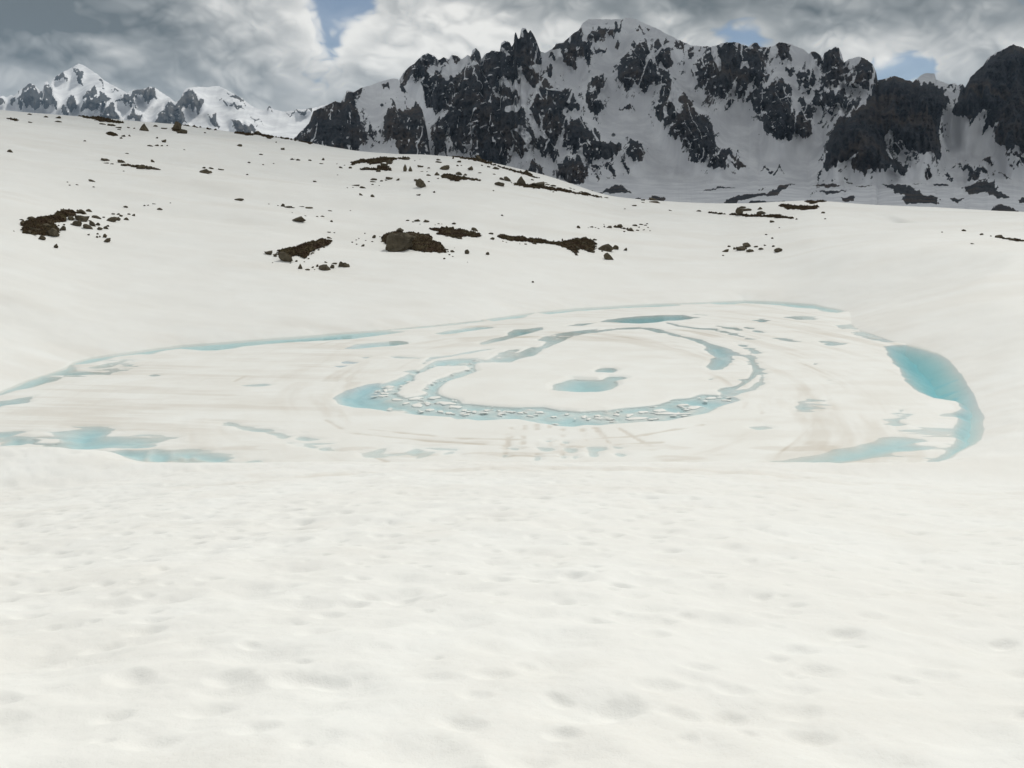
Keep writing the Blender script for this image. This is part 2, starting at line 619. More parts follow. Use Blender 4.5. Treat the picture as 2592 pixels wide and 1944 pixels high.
def ground_z(x, y, detail=False):
    r = np.hypot(x, y)
    az = np.arctan2(x, y)
    rf = smooth_interp(az, FAR_AZ, FAR_R) + 1.0
    r1 = np.interp(az, CREST_AZ, crest_R)
    tz = smooth_interp(az, CREST_AZ, CREST_T)
    z1 = CAM_Z + tz * r1
    z0 = 0.38
    near = 5.4 - 0.205 * r + 0.9 * sstep(0.40, 0.75, az) * np.clip(r / 20, 0, 1) + 0.5 * sstep(-0.45, -0.8, az)
    # hill behind the pond: Hermite from shore to a crest that is tangent to the line of sight
    L = np.maximum(r1 - rf, 1)
    s = np.clip((r - rf) / L, 0, 1)
    mean = (z1 - z0) / L
    m0, m1 = 1.25 * mean, tz
    h = (2 * s ** 3 - 3 * s ** 2 + 1) * z0 + (s ** 3 - 2 * s ** 2 + s) * L * m0 + (-2 * s ** 3 + 3 * s ** 2) * z1 + (s ** 3 - s ** 2) * L * m1
    over = np.maximum(r - r1, 0)
    fall = np.where(over < 60, 0.0022 * over ** 2, 0.0022 * 3600 + 0.264 * (over - 60))
    h = h + m1 * over - fall
    # low swells of drifted snow, fading at the shore and at the crest
    amp = sstep(0.02, 0.25, s) * (1 - sstep(0.70, 0.97, s))
    h = h + amp * (0.75 * fbm(x / 26 + 3, y / 17, 40, 3) + 0.22 * fbm(x / 9, y / 4.5 + 5, 44, 3))
    h = h + amp * 0.35 * np.tanh(6 * vnoise(x / 38 + 0.2 * az, (y - 0.25 * x) / 21, 48))
    rr = np.where(r < 26, near, 0)
    mid = np.clip(5.4 - 0.205 * r, 0.55, 9) * 1.0
    P = np.where(r < rf, np.maximum(near, mid * 0 + 0.36 + 0.05 * np.clip((r - 26) / np.maximum(rf - 26, 1), 0, 1)), h)
    k = 0.35
    d = np.clip(0.5 + 0.5 * (near - 0.4) / k, 0, 1)
    P = np.where((r < rf), near * d + P * (1 - d) + k * d * (1 - d) * 0.3, P)
    sd = lake_dist(x, y)
    sdn = sd + 0.10 * fbm(x * 0.9, y * 0.9, 50, 3)
    bank = np.where(sdn > 0, 0.01 + 0.30 * sdn, 0.01 + 0.5 * sdn)
    bank = np.maximum(bank, -2.6)
    kk = 0.16
    hh = np.clip(0.5 + 0.5 * (bank - P) / kk, 0, 1)
    z = P * hh + bank * (1 - hh) - kk * hh * (1 - hh)
    if detail:
        fade = (1 - sstep(30, 46, r)) * sstep(0.0, 1.2, sd)
        soft = 0.055 * fbm(x / 1.5, y / 1.1, 60, 3) + 0.030 * fbm(x / 0.5, y / 0.38, 64, 4)
        cups = suncups(x, y, 0.62, 70, 0.85, 0.22, 0.042) + suncups(x + 31, y + 17, 0.36, 80, 0.50, 0.10, 0.036) + suncups(x - 13, y + 7, 1.5, 90, 0.45, 0.46, 0.045)
        wob = 0.5 * fbm(x / 3, y / 3, 66, 3)
        near_line = np.exp(-((r - 21.8 - 0.9 * np.sin(x * 0.25) * 0.5 - wob) / 0.35) ** 2)
        z = z + fade * (soft + cups * (0.55 + 0.45 * (1 - sstep(14, 24, r)))) - 0.07 * near_line * sstep(0.5, 2, sd)
        # fine wind relief on the far slope and streaks along the banks
        f2 = sstep(30, 50, r) * sstep(0.2, 2.0, sd)
        z = z + f2 * (0.07 * fbm(x / 6.0, y / 2.2, 94, 4) + 0.02 * fbm(x / 1.4, y / 0.9, 98, 3))
        # scoop under the wind lip on the right crest
        u, v = (x - SCOOP[0]) / 2.6, (y - SCOOP[1]) / 4.5
        z = z - 0.50 * np.exp(-v * v) * sstep(-2.2, 0.6, u) * (1 - sstep(0.6, 0.95, u))
    return z


SCOOP = (0.0, 0.0)


def cast(px, py):
    """World points where photo pixels meet the snow (pixels above the crest slide down to it)."""
    px = np.array(px, float).ravel()
    py = np.array(py, float).ravel()
    res = np.zeros((len(px), 3))
    todo = np.ones(len(px), bool)
    for it in range(40):
        idx = np.where(todo)[0]
        if not len(idx):
            break
        d = ray_dir(px[idx], py[idx])
        d = d / np.hypot(d[:, 0], d[:, 1])[:, None]
        rs = np.concatenate([np.arange(1.5, 70, 1.0), np.arange(70, 262, 2.0)])
        prev = np.full(len(idx), rs[0])
        hit = np.full(len(idx), -1.0)
        rr = d[:, None, :2] * rs[None, :, None]
        zz = CAM_Z + d[:, 2][:, None] * rs[None, :]
        below = zz < ground_z(rr[..., 0], rr[..., 1])
        first = below.argmax(1)
        ok = below.any(1) & (first > 0)
        lo = rs[np.maximum(first - 1, 0)]
        hi = rs[first]
        for _ in range(14):
            mi = 0.5 * (lo + hi)
            b = CAM_Z + d[:, 2] * mi < ground_z(d[:, 0] * mi, d[:, 1] * mi)
            hi = np.where(b, mi, hi)
            lo = np.where(b, lo, mi)
        res[idx[ok]] = np.stack([d[:, 0] * hi, d[:, 1] * hi, CAM_Z + d[:, 2] * hi], -1)[ok]
        todo[idx[ok]] = False
        py[idx[~ok]] += 1.0
    return res


SCOOP = tuple(cast(*T('R4', [(1420, 235)]).T)[0][:2])

az_in = np.arange(-29.5, 29.5001, 0.10)
az_l = np.concatenate([np.arange(-70, -34, 1.5), np.arange(-34, -29.5, 0.3)])
AZ = np.radians(np.concatenate([az_l, az_in, -az_l[::-1]]))
r_near = [0.6]
while r_near[-1] < 24.5:
    r0 = r_near[-1]
    zz = CAM_Z - (5.4 - 0.205 * r0)
    r_near.append(r0 + max(0.014, 3.0 / 2490 * r0 * r0 / max(zz + 0.0, 1.0) * (1 + (zz / r0) ** 2)))
r_mid = np.arange(r_near[-1] + 0.14, 71, 0.20)
r_far = [71.0]
while r_far[-1] < 262:
    r_far.append(r_far[-1] * 1.0085)
r_back = np.array([270, 285, 305, 330, 370, 430, 500])
RR = np.concatenate([r_near, r_mid, r_far, r_back])
gA, gR = np.meshgrid(AZ, RR)
GX, GY = np.sin(gA) * gR, np.cos(gA) * gR
GZ = ground_z(GX, GY, True)
GSD = lake_dist(GX, GY)
line = np.exp(-((gR - 21.8 - 0.45 * np.sin(GX * 0.25) - 0.5 * fbm(GX / 3, GY / 3, 66, 3)) / 0.9) ** 2)
dirt = 0.42 * line * sstep(-0.15, 0.35, fbm(GX / 1.6, GY / 0.7, 120, 4)) * (1 - 0.6 * sstep(5, 12, np.abs(GX)))
dirt += 0.22 * sstep(3.5, 0.3, GSD) * sstep(-0.3, 0.4, fbm(GX / 3, GY / 1.1, 124, 4)) * (GSD > 0)
dirt += 0.17 * sstep(0.0, 0.5, fbm(GX / 14, GY / 3.4, 128, 5, 0.6)) * sstep(30, 60, gR)
dirt += 0.10 * sstep(0.0, 0.45, fbm(GX / 1.3, GY / 1.3, 132, 4)) * (1 - sstep(22, 30, gR))
keep = ~((GSD < -2.5)[:-1, :-1] & (GSD < -2.5)[1:, 1:])
V = np.stack([GX, GY, GZ], -1).reshape(-1, 3)
Q = grid_quads(len(RR), len(AZ), keep)[:, ::-1]
V, Q, AT = compact(V, Q, {'dirt': np.clip(dirt, 0, 1).ravel()})
link('snow_ground', make_mesh('snow_ground', V, Q, AT), M_SNOW, kind='structure',
     label='snow slopes with melt hollows rising from the pond to the crest')

TANG = np.maximum.accumulate((GZ - CAM_Z) / gR, 0)


def grid_z(x, y):
    r, a = np.hypot(x, y), np.arctan2(x, y)
    i = np.interp(r, RR, np.arange(len(RR)))
    j = np.interp(a, AZ, np.arange(len(AZ)))
    return sample(GZ, j, i)


def cast(px, py):
    """World points where photo pixels meet the snow (pixels above the crest slide down to it)."""
    px, py = np.array(px, float).ravel(), np.array(py, float).ravel()
    d = ray_dir(px, py)
    hd = np.hypot(d[:, 0], d[:, 1])
    t, a = d[:, 2] / hd, np.arctan2(d[:, 0], d[:, 1])
    j = np.clip(np.rint(np.interp(a, AZ, np.arange(len(AZ)))).astype(int), 0, len(AZ) - 1)
    r = np.zeros(len(px))
    n = int(np.searchsorted(RR, 262))
    for k in range(len(px)):
        c = TANG[:n, j[k]]
        i = int(np.searchsorted(c, t[k]))
        if i >= n:
            i = int(c.argmax())
        i = max(i, 1)
        f = np.clip((t[k] - c[i - 1]) / max(c[i] - c[i - 1], 1e-9), 0, 1)
        r[k] = RR[i - 1] + f * (RR[i] - RR[i - 1])
    x, y = np.sin(a) * r, np.cos(a) * r
    return np.stack([x, y, grid_z(x, y)], -1)


# ------------------------------------------------------------------ pond: water and ice
SL, SH, MD, DP = 0.03, 0.16, 0.11, 0.75
ST = 0.031                                    # combed slush: water only in streaks        # slush, shallow, medium and deep water, metres
WATER = [
    # lead of open water along the far shore
    ('A', SH, [(-300, 770), (-150, 660), (0, 612), (100, 566), (200, 531), (290, 506), (390, 466), (440, 431), (560, 400), (700, 380), (850, 360), (1000, 340), (1120, 323), (1400, 303), (1700, 280), (2000, 257), (2212, 247),
               (2212, 288), (2000, 300), (1700, 318), (1500, 338), (1440, 350), (1350, 360), (1250, 362), (1120, 350), (1000, 365), (940, 385), (860, 385), (720, 400), (680, 415), (560, 440), (440, 450), (460, 468), (470, 490),
               (560, 495), (690, 503), (680, 508), (400, 515), (300, 520), (380, 532), (340, 550), (260, 570), (200, 590), (80, 610), (0, 640), (-150, 690), (-300, 800)]),
    ('B', SH, [(0, 257), (400, 230), (430, 240), (560, 244), (390, 268), (200, 290), (0, 300)]),
    ('B', SL, [(400, 230), (700, 200), (1000, 170), (1060, 178), (900, 200), (700, 218), (430, 240)]),
    ('B', SH, [(1060, 168), (1150, 150), (1300, 125), (1370, 122), (1280, 160), (1180, 168), (1100, 180)]),
    ('B', SH, [(1350, 122), (1600, 94), (2212, 60), (2260, 62), (2260, 84), (2212, 86), (1900, 98), (1600, 118), (1450, 136)]),
    ('C', SL, [(0, 64), (100, 58), (230, 56), (250, 70), (0, 78)]),
    ('C', SH, [(190, 58), (450, 45), (700, 52), (900, 70), (1050, 100), (1100, 118), (1040, 130), (950, 120), (900, 105), (780, 95), (650, 80), (550, 70), (450, 70), (300, 78), (250, 72)]),
    # left bays
    ('A', SL, [(-200, 740), (0, 680), (100, 665), (200, 650), (150, 685), (60, 700), (0, 712), (-150, 750)]),
    ('A', SH, [(-300, 890), (0, 870), (130, 865), (60, 890), (0, 895), (-250, 905)]),
    ('A', MD, [(-400, 930), (0, 898), (80, 900), (160, 905), (200, 930), (150, 950), (60, 955), (0, 965), (-400, 960)]),
    ('A', SH, [(330, 885), (450, 865), (580, 845), (700, 848), (710, 870), (670, 905), (800, 910), (900, 905), (1000, 905), (1080, 910), (1000, 935), (900, 960), (830, 970), (740, 965), (600, 965), (450, 970), (250, 960), (340, 935), (390, 900)]),
    ('A', MD, [(690, 1000), (760, 970), (850, 975), (1000, 980), (1150, 985), (1250, 990), (1350, 1000), (1420, 1025), (1380, 1050), (1230, 1058), (1000, 1070), (870, 1052), (760, 1015)]),
    ('A', SL, [(1500, 1060), (1600, 1045), (1640, 1060)]),
    ('A', SH, [(1395, 825), (1425, 812), (1500, 828), (1560, 845), (1640, 855), (1700, 870), (1790, 900), (1760, 910), (1680, 885), (1600, 870), (1540, 855), (1450, 838)]),
    ('A', SH, [(1840, 915), (1880, 900), (2000, 920), (1900, 930)]),
    ('A', SH, [(1970, 975), (2050, 968), (2030, 987)]),
    ('A', SL, [(1860, 930), (1950, 962), (1960, 974), (1880, 942)]),
    ('A', SL, [(920, 521), (960, 511), (995, 518), (960, 524)]),
    ('A', SL, [(1500, 582), (1640, 569), (1690, 576), (1600, 587)]),
    ('A', SL, [(550, 470), (640, 450), (770, 425), (760, 440), (680, 465), (600, 475)]),
    ('A', SL, [(760, 449), (820, 451), (800, 459)]),
    ('A', SL, [(2080, 460), (2160, 455), (2120, 468)]),
    # far side of the rings
    ('B', SH, [(180, 348), (250, 325), (400, 310), (500, 303), (570, 308), (570, 320), (480, 332), (350, 342), (230, 352)]),
    ('B', SL, [(160, 435), (190, 429), (260, 437), (230, 445), (170, 443)]),
    ('B', SL, [(280, 405), (325, 402), (310, 413)]),
    ('B', SL, [(460, 402), (540, 401), (630, 410), (500, 409)]),
    ('B', MD, [(750, 255), (850, 235), (1000, 215), (1090, 215), (1100, 222), (950, 240), (850, 255), (780, 262)]),
    ('K2', SH, [(860, 410), (900, 390), (1000, 360), (1100, 340), (1140, 320), (1250, 325), (1100, 370), (1000, 390), (900, 415)]),
    ('K2', MD, [(1140, 320), (1140, 295), (1200, 275), (1300, 270), (1440, 252), (1450, 275), (1350, 300), (1250, 325)]),
    ('K2', SL, [(1420, 375), (1480, 340), (1600, 310), (1750, 290), (1960, 270), (1940, 295), (1820, 315), (1700, 350), (1560, 410), (1480, 440), (1420, 480), (1350, 520), (1200, 550), (1130, 585), (1060, 580), (930, 570),
                (1000, 530), (1060, 490), (1150, 465), (1220, 460), (1180, 500), (1280, 475), (1360, 440), (1400, 450), (1480, 420), (1500, 390)]),
    ('K2', SL, [(330, 595), (370, 555), (420, 533), (600, 512), (880, 462), (970, 456), (880, 474), (600, 524), (430, 548), (370, 575), (340, 598)]),
    ('K2', SL, [(30, 530), (100, 526), (290, 543), (130, 542)]),
    ('K2', SL, [(1680, 242), (1780, 220), (1930, 213), (1800, 238)]),
    ('K2', SL, [(1990, 205), (2060, 180), (2212, 170), (2212, 212), (2100, 205)]),
    ('K3', SH, [(180, 190), (350, 165), (520, 148), (700, 140), (920, 137), (1030, 158), (1040, 167), (900, 187), (760, 192), (650, 208), (500, 217), (340, 212), (300, 202), (200, 197)]),
    ('K3', 0.8, [(550, 165), (740, 170), (740, 195), (620, 205), (570, 190)]),
    ('K3', SL, [(980, 130), (1060, 130), (1130, 142), (1060, 139)]),
    ('K3', MD, [(1590, 191), (1640, 175), (1720, 190), (1650, 199)]),
    ('K3', SL, [(1790, 353), (1850, 356), (2020, 387), (1950, 397), (1830, 372)]),
    ('C', SL, [(935, 303), (1000, 306), (1080, 325), (1010, 332), (950, 317)]),
    ('C', SL, [(710, 155), (780, 148), (900, 155), (900, 168), (800, 172), (750, 164)]),
    ('K3', SL, [(760, 208), (900, 238), (1050, 256), (1180, 264), (1300, 288), (1430, 323), (1560, 365), (1480, 352), (1350, 313), (1200, 283), (1000, 265), (860, 244)]),
    ('K3', SL, [(1230, 238), (1400, 260), (1500, 285), (1420, 283)]),
    ('K3', SL, [(1500, 248), (1600, 278), (1680, 306), (1600, 297)]),
    ('K3', SL, [(500, 258), (600, 258), (720, 278), (810, 316), (760, 308), (690, 303), (600, 278)]),
    ('K3', SH, [(870, 330), (950, 343), (1080, 368), (1120, 393), (1200, 418), (1320, 443), (1400, 488), (1430, 503), (1370, 510), (1380, 570), (1320, 620), (1270, 645), (1200, 650), (1140, 620), (1190, 580), (1190, 550),
                (1250, 535), (1200, 515), (1140, 480), (1130, 430), (1080, 402), (960, 358)]),
    ('K3', SH, [(1400, 393), (1500, 428), (1590, 463), (1628, 495), (1600, 522), (1580, 527), (1575, 560), (1605, 600), (1670, 650), (1660, 690), (1598, 697), (1588, 640), (1566, 590), (1545, 547), (1500, 532), (1470, 520),
                (1540, 503), (1570, 515), (1588, 490), (1558, 468), (1480, 434)]),
    ('K3', SL, [(1595, 690), (1545, 742), (1475, 792), (1400, 832), (1350, 872), (1300, 872), (1250, 850), (1280, 820), (1400, 808), (1440, 788), (1500, 758), (1440, 743), (1530, 733), (1578, 698)]),
    ('K3', SL, [(1500, 568), (1560, 573), (1595, 602), (1520, 602)]),
    ('K3', SL, [(1290, 880), (1400, 848), (1500, 828), (1560, 808), (1635, 762), (1655, 700), (1668, 700), (1655, 762), (1585, 832), (1450, 872), (1380, 892)]),
    # moat round the central floe
    ('B', MD, [(115, 660), (160, 628), (230, 600), (320, 573), (390, 565), (398, 580), (470, 550), (560, 525), (600, 497), (545, 495), (600, 485), (652, 486), (700, 450), (760, 425), (900, 412), (1000, 413), (1030, 424), (1060, 430),
               (980, 442), (970, 455), (1000, 492), (940, 510), (850, 540), (780, 560), (760, 590), (740, 620), (760, 640), (830, 660), (880, 670), (900, 690), (1050, 705), (1200, 715), (1400, 715), (1500, 735), (1650, 742),
               (1671, 739), (1830, 734), (1925, 719), (2058, 710), (2138, 700), (2232, 666), (2338, 656), (2404, 636), (2530, 643), (2604, 656), (2624, 670),
               (2564, 688), (2491, 718), (2404, 752), (2271, 778), (2165, 798), (2072, 798), (1958, 808), (1838, 815), (1751, 825), (1671, 822), (1600, 833), (1500, 828), (1420, 812), (1250, 787), (1100, 790), (1000, 795), (920, 785),
               (880, 790), (840, 775), (700, 765), (560, 750), (430, 735), (340, 720), (240, 715), (150, 695)]),
    ('B', 0.32, [(125, 660), (170, 632), (235, 606), (325, 580), (385, 575), (400, 600), (340, 640), (420, 700), (520, 735), (420, 728), (340, 713), (240, 708), (160, 690)]),
    ('K4', ST, [(1000, 830), (1200, 740), (1450, 700), (1620, 590), (1720, 560), (1700, 650), (1660, 720), (1690, 800), (1660, 860), (1600, 920), (1500, 985), (1300, 1000), (1000, 1000)]),
    ('K4', ST, [(330, 530), (420, 500), (640, 480), (640, 560), (480, 590), (340, 590)]),
    ('A', ST, [(180, 890), (450, 840), (720, 830), (760, 890), (1120, 890), (1130, 940), (1480, 1000), (1500, 1070), (700, 1060), (560, 990), (150, 980)]),
    ('A', ST, [(380, 500), (430, 440), (800, 410), (900, 450), (700, 520), (400, 530)]),
    ('A', ST, [(-100, 850), (200, 850), (260, 960), (-100, 960)]),
    ('A', ST, [(1350, 800), (1700, 840), (2100, 930), (2100, 1000), (1900, 980), (1600, 890)]),
    ('B', ST, [(250, 960), (900, 970), (900, 1030), (300, 1030)]),
    # cracks that free the central floe
    ('K2', SL, [(860, 556), (945, 562), (945, 580), (860, 576)]),
    ('K3', SL, [(85, 288), (300, 260), (505, 252), (505, 268), (300, 275), (85, 304)]),
    ('K3', SL, [(785, 303), (885, 326), (885, 343), (785, 320)]),
    ('K3', SL, [(1375, 497), (1485, 508), (1485, 525), (1375, 515)]),
    # melt pools on the central floe
    ('B', SH, [(1475, 605), (1490, 575), (1540, 555), (1600, 540), (1700, 545), (1780, 548), (1830, 525), (1900, 525), (1935, 535), (1860, 550), (1870, 575), (1850, 600), (1760, 622), (1650, 625), (1520, 618)]),
    ('B', 0.14, [(1740, 490), (1780, 470), (1840, 470), (1865, 487), (1830, 502), (1770, 500)]),
    ('K3', SL, [(1150, 742), (1190, 733), (1172, 752)]),
    # near dashes
    ('B', SH, [(1370, 961), (1400, 964), (1470, 967), (1480, 981), (1430, 991), (1400, 986)]),
    ('B', SH, [(1555, 971), (1610, 974), (1615, 991), (1590, 1002), (1565, 991)]),
    ('B', SH, [(1700, 967), (1800, 964), (1807, 976), (1737, 990), (1738, 1022), (1724, 1022), (1713, 985)]),
    ('B', SH, [(1845, 957), (1930, 967), (1870, 977)]),
    ('B', SH, [(1370, 1013), (1394, 1018), (1388, 1035), (1376, 1045)]),
    ('B', SH, [(1528, 1020), (1552, 1023), (1535, 1034)]),
    ('B', SH, [(1603, 1018), (1628, 1023), (1612, 1038)]),
    ('B', SH, [(1168, 1012), (1188, 1016), (1175, 1027)]),
    ('B', SL, [(1880, 1003), (1922, 1014), (1890, 1020)]),
    ('B', SH, [(330, 1000), (400, 975), (440, 967), (410, 997), (360, 1007)]),
    ('B', SH, [(570, 995), (620, 977), (668, 990), (610, 1017)]),
    ('B', SH, [(630, 1032), (700, 995), (740, 994), (690, 1017)]),
    ('B', SH, [(803, 1008), (840, 989), (857, 995)]),
    ('B', SL, [(10, 975), (60, 970), (90, 978), (40, 985)]),
    ('B', SL, [(1430, 924), (1462, 924), (1440, 932)]),
    ('B', SL, [(1545, 929), (1567, 934), (1550, 940)]),
    ('B', SL, [(1210, 970), (1257, 974), (1240, 981)]),
    # deep pool under the right bank and its arms
    ('K4', DP, [(1080, 55), (1200, 42), (1300, 40), (1450, 70), (1545, 110), (1650, 185), (1730, 295), (1800, 405), (1895, 565), (1905, 690), (1880, 795), (1850, 855), (1760, 915), (1600, 967), (1500, 1000), (1430, 992), (1520, 960),
                (1600, 900), (1660, 850), (1680, 800), (1640, 760), (1660, 700), (1700, 640), (1640, 600), (1710, 560), (1690, 520), (1670, 495), (1580, 485), (1480, 470), (1330, 400), (1290, 360), (1230, 280), (1220, 240),
                (1170, 190), (1130, 130), (1110, 70)]),
    ('C', SL, [(1170, 228), (1300, 270), (1430, 312), (1350, 314), (1250, 297), (1170, 270)]),
    ('C', SL, [(1040, 210), (1120, 200), (1175, 230), (1165, 267), (1130, 225), (1060, 237)]),
    ('K4', SH, [(150, 985), (300, 975), (420, 950), (560, 930), (700, 890), (850, 860), (1000, 820), (1100, 800), (1250, 790), (1400, 810), (1440, 830), (1350, 850), (1470, 865), (1380, 890), (1200, 895), (1050, 945), (880, 978), (700, 1003),
                (300, 1000)]),
    ('K4', SL, [(1150, 592), (1200, 578), (1240, 548), (1230, 587), (1180, 607)]),
    ('K4', SL, [(1140, 655), (1180, 648), (1192, 680), (1160, 702)]),
    ('K4', SL, [(1220, 600), (1310, 605), (1330, 630), (1200, 637)]),
    ('K4', SL, [(380, 540), (420, 518), (560, 545), (480, 562), (390, 577)]),
    ('K4', SL, [(470, 481), (600, 495), (520, 493)]),
    ('K4', SL, [(0, 710), (110, 703), (150, 715), (60, 727)]),
    ('K4', SL, [(600, 341), (640, 328), (610, 352)]),
    ('K4', SL, [(490, 170), (500, 180), (540, 193), (520, 198)]),
]
FLOES = [  # zoom, cx, cy, rx, ry of the loose pieces in the moat
    ('B', 432, 612, 13, 9), ('B', 425, 629, 30, 6), ('B', 420, 645, 35, 5), ('B', 500, 668, 40, 7), ('B', 615, 660, 50, 8), ('B', 630, 705, 35, 10), ('B', 710, 732, 30, 7), ('B', 775, 742, 20, 6),
    ('B', 825, 752, 25, 6), ('B', 690, 690, 24, 6), ('B', 800, 690, 60, 8), ('B', 740, 655, 40, 8), ('B', 860, 712, 40, 8), ('B', 985, 742, 16, 5), ('B', 1060, 735, 20, 5), ('B', 1390, 745, 25, 5),
    ('B', 1668, 775, 14, 9), ('B', 1560, 760, 18, 4), ('B', 1270, 750, 20, 5), ('B', 1170, 742, 14, 4), ('B', 1140, 765, 22, 4), ('B', 1480, 775, 20, 4), ('B', 1330, 770, 22, 4),
    ('K3', 300, 1070, 32, 12), ('K3', 415, 1075, 36, 14), ('K3', 540, 1045, 50, 11), ('K3', 700, 1030, 56, 15), ('K3', 1020, 1000, 62, 15), ('K3', 915, 978, 50, 11), ('K3', 475, 1104, 95, 13),
    ('K3', 800, 1058, 170, 10), ('K3', 1170, 915, 60, 9), ('K3', 120, 1080, 26, 8), ('K3', 40, 1110, 28, 7), ('K3', 1330, 935, 50, 7), ('B', 560, 690, 22, 6), ('B', 920, 735, 20, 5), ('B', 940, 760, 24, 5),
]
BIG_FLOE = ('B', [(510, 600), (540, 575), (600, 545), (640, 510), (700, 480), (760, 462), (850, 460), (940, 455), (955, 478), (900, 492), (850, 505), (760, 540), (710, 565), (675, 580), (660, 610), (690, 632), (620, 650), (560, 655), (520, 640)])

STEP = 0.075
lx = np.arange(-27.0, 23.0, STEP)
ly = np.arange(24.6, 68.5, STEP)
LX, LY = np.meshgrid(lx, ly)
lake_sd = poly_sdf(LX, LY, LAKE)
streak = fbm(LX / 1.1, LY / 0.35, 150, 4)                  # wind-combed along x
blot = fbm(LX / 0.8, LY / 0.8, 154, 4)
fine_n = fbm(LX / 0.28, LY / 0.24, 158, 3)
ctr = on_plane(T('B', [(1450, 560)]))[0]
ang = np.arctan2((LY - ctr[1]) * 0.62, LX - ctr[0])
rad = np.hypot(LX - ctr[0], (LY - ctr[1]) * 0.62)
comb_n = fbm((LX - 0.6 * LY) / 1.5, (LY + 0.16 * LX) / 0.30, 210, 4, 0.55)      # fine streaks blown across the slush
slush = fbm(rad / 0.55, ang * 5.0, 162, 4, 0.6)             # broken ice strung out along the rings
base_top = 0.036 + 0.014 * fbm(LX / 2.4, LY / 2.0, 160, 4) + 0.003 * fine_n
H = base_top.copy()


def local(poly, pad):
    lo, hi = poly.min(0) - pad, poly.max(0) + pad
    i0, i1 = np.searchsorted(lx, lo[0]), np.searchsorted(lx, hi[0])
    j0, j1 = np.searchsorted(ly, lo[1]), np.searchsorted(ly, hi[1])
    return slice(max(j0, 0), max(j1, 0)), slice(max(i0, 0), max(i1, 0))


for z, depth, pts in WATER:
    pw = on_plane(T(z, pts))
    js, is_ = local(pw, 0.8)
    x, y = LX[js, is_], LY[js, is_]
    if x.size == 0:
        continue
    st, bl, fn = streak[js, is_], blot[js, is_], fine_n[js, is_]
    # the combed edges sit in the bays on the right and at the lower left
    comb = (0.40 * sstep(8, 12, x) + 0.42 * sstep(-3, -8, x) * sstep(36, 31, y)) * (0.15 if depth == DP else 1.0)
    sd = poly_sdf(x, y, pw) + 0.10 * bl + comb * st + 0.04 * fn
    sd = sd - 0.06
    if depth == ST:
        sd = np.maximum(sd + 0.06, 0.50 * (0.14 - comb_n[js, is_]))
    floor = -depth * (1 + 0.35 * bl) + (0.045 * (fn + bl) if depth <= SL else 0.03 * fn)
    if depth == MD:
        floor = floor + 0.9 * sstep(0.0, 0.45, slush[js, is_]) * depth
    if depth == DP:     # pale shelf at the upper end of the pool, shallow along its lower arm
        floor = -depth * (1 + 0.10 * fbm(x / 5, y / 5, 190, 2)) * (0.25 + 0.75 * sstep(51.0, 45.0, y + 0.5 * (x - 17))) * (0.55 + 0.45 * sstep(33.0, 38.0, y))
    s_in = {ST: 0.12, SL: 0.25, SH: 0.17, MD: 0.30, DP: 0.45}.get(depth, 0.25)
    prof = np.where(sd > 0, np.minimum(sd * 0.22, 0.4), np.maximum(sd * s_in, floor))
    H[js, is_] = np.minimum(H[js, is_], prof)

# loose pieces standing in the water
def raise_floe(pw, top, j=0.05):
    js, is_ = local(pw, 0.5)
    x, y = LX[js, is_], LY[js, is_]
    sd = poly_sdf(x, y, pw) + j * blot[js, is_] + 0.5 * j * fine_n[js, is_]
    h = np.where(sd < 0, np.minimum(-sd * 0.22, top + 0.006 * fine_n[js, is_]), np.maximum(-sd * 0.3, -0.5))
    H[js, is_] = np.maximum(H[js, is_], h)


raise_floe(on_plane(T(*BIG_FLOE)), 0.030, 0.16)
for z, cx, cy, rx, ry in FLOES:             # pale slush under and around every loose piece
    a = np.linspace(0, 2 * math.pi, 15)[:-1]
    pw = on_plane(T(z, np.stack([cx + rx * 1.25 * np.cos(a), cy + ry * 1.4 * np.sin(a)], -1)))
    js, is_ = local(pw, 0.7)
    sd = poly_sdf(LX[js, is_], LY[js, is_], pw) + 0.12 * blot[js, is_]
    H[js, is_] = np.maximum(H[js, is_], np.minimum(-0.018 + 0.010 * fine_n[js, is_], -0.018 - 0.22 * sd))

H = 0.35 * H + 0.65 * box_blur(H, 1)
# one unbroken crack all round the central floe
loop = np.concatenate([
    T('B', [(900, 700), (1200, 725), (1500, 755)]),
    T('K3', [(240, 1040), (580, 1005), (840, 955), (1100, 895), (1290, 890), (1300, 865), (1400, 825), (1500, 762), (1560, 720), (1592, 660), (1575, 590), (1545, 545), (1480, 518), (1400, 500), (1320, 450), (1120, 395), (950, 348),
             (870, 333), (790, 312), (690, 295), (500, 262), (300, 268), (90, 296)]),
    T('K2', [(1750, 300), (1600, 325), (1500, 392), (1440, 450), (1300, 500), (1150, 560), (1060, 575), (930, 570), (870, 565)]),
    T('B', [(978, 446), (975, 470), (985, 492), (900, 518), (800, 555), (755, 592), (742, 625), (760, 642), (820, 660), (880, 675)])])
rim_d = poly_sdf(LX, LY, on_plane(loop))
H = np.where(np.abs(rim_d) < 0.16, np.minimum(H, -0.03 + 0.30 * np.abs(rim_d)), H)
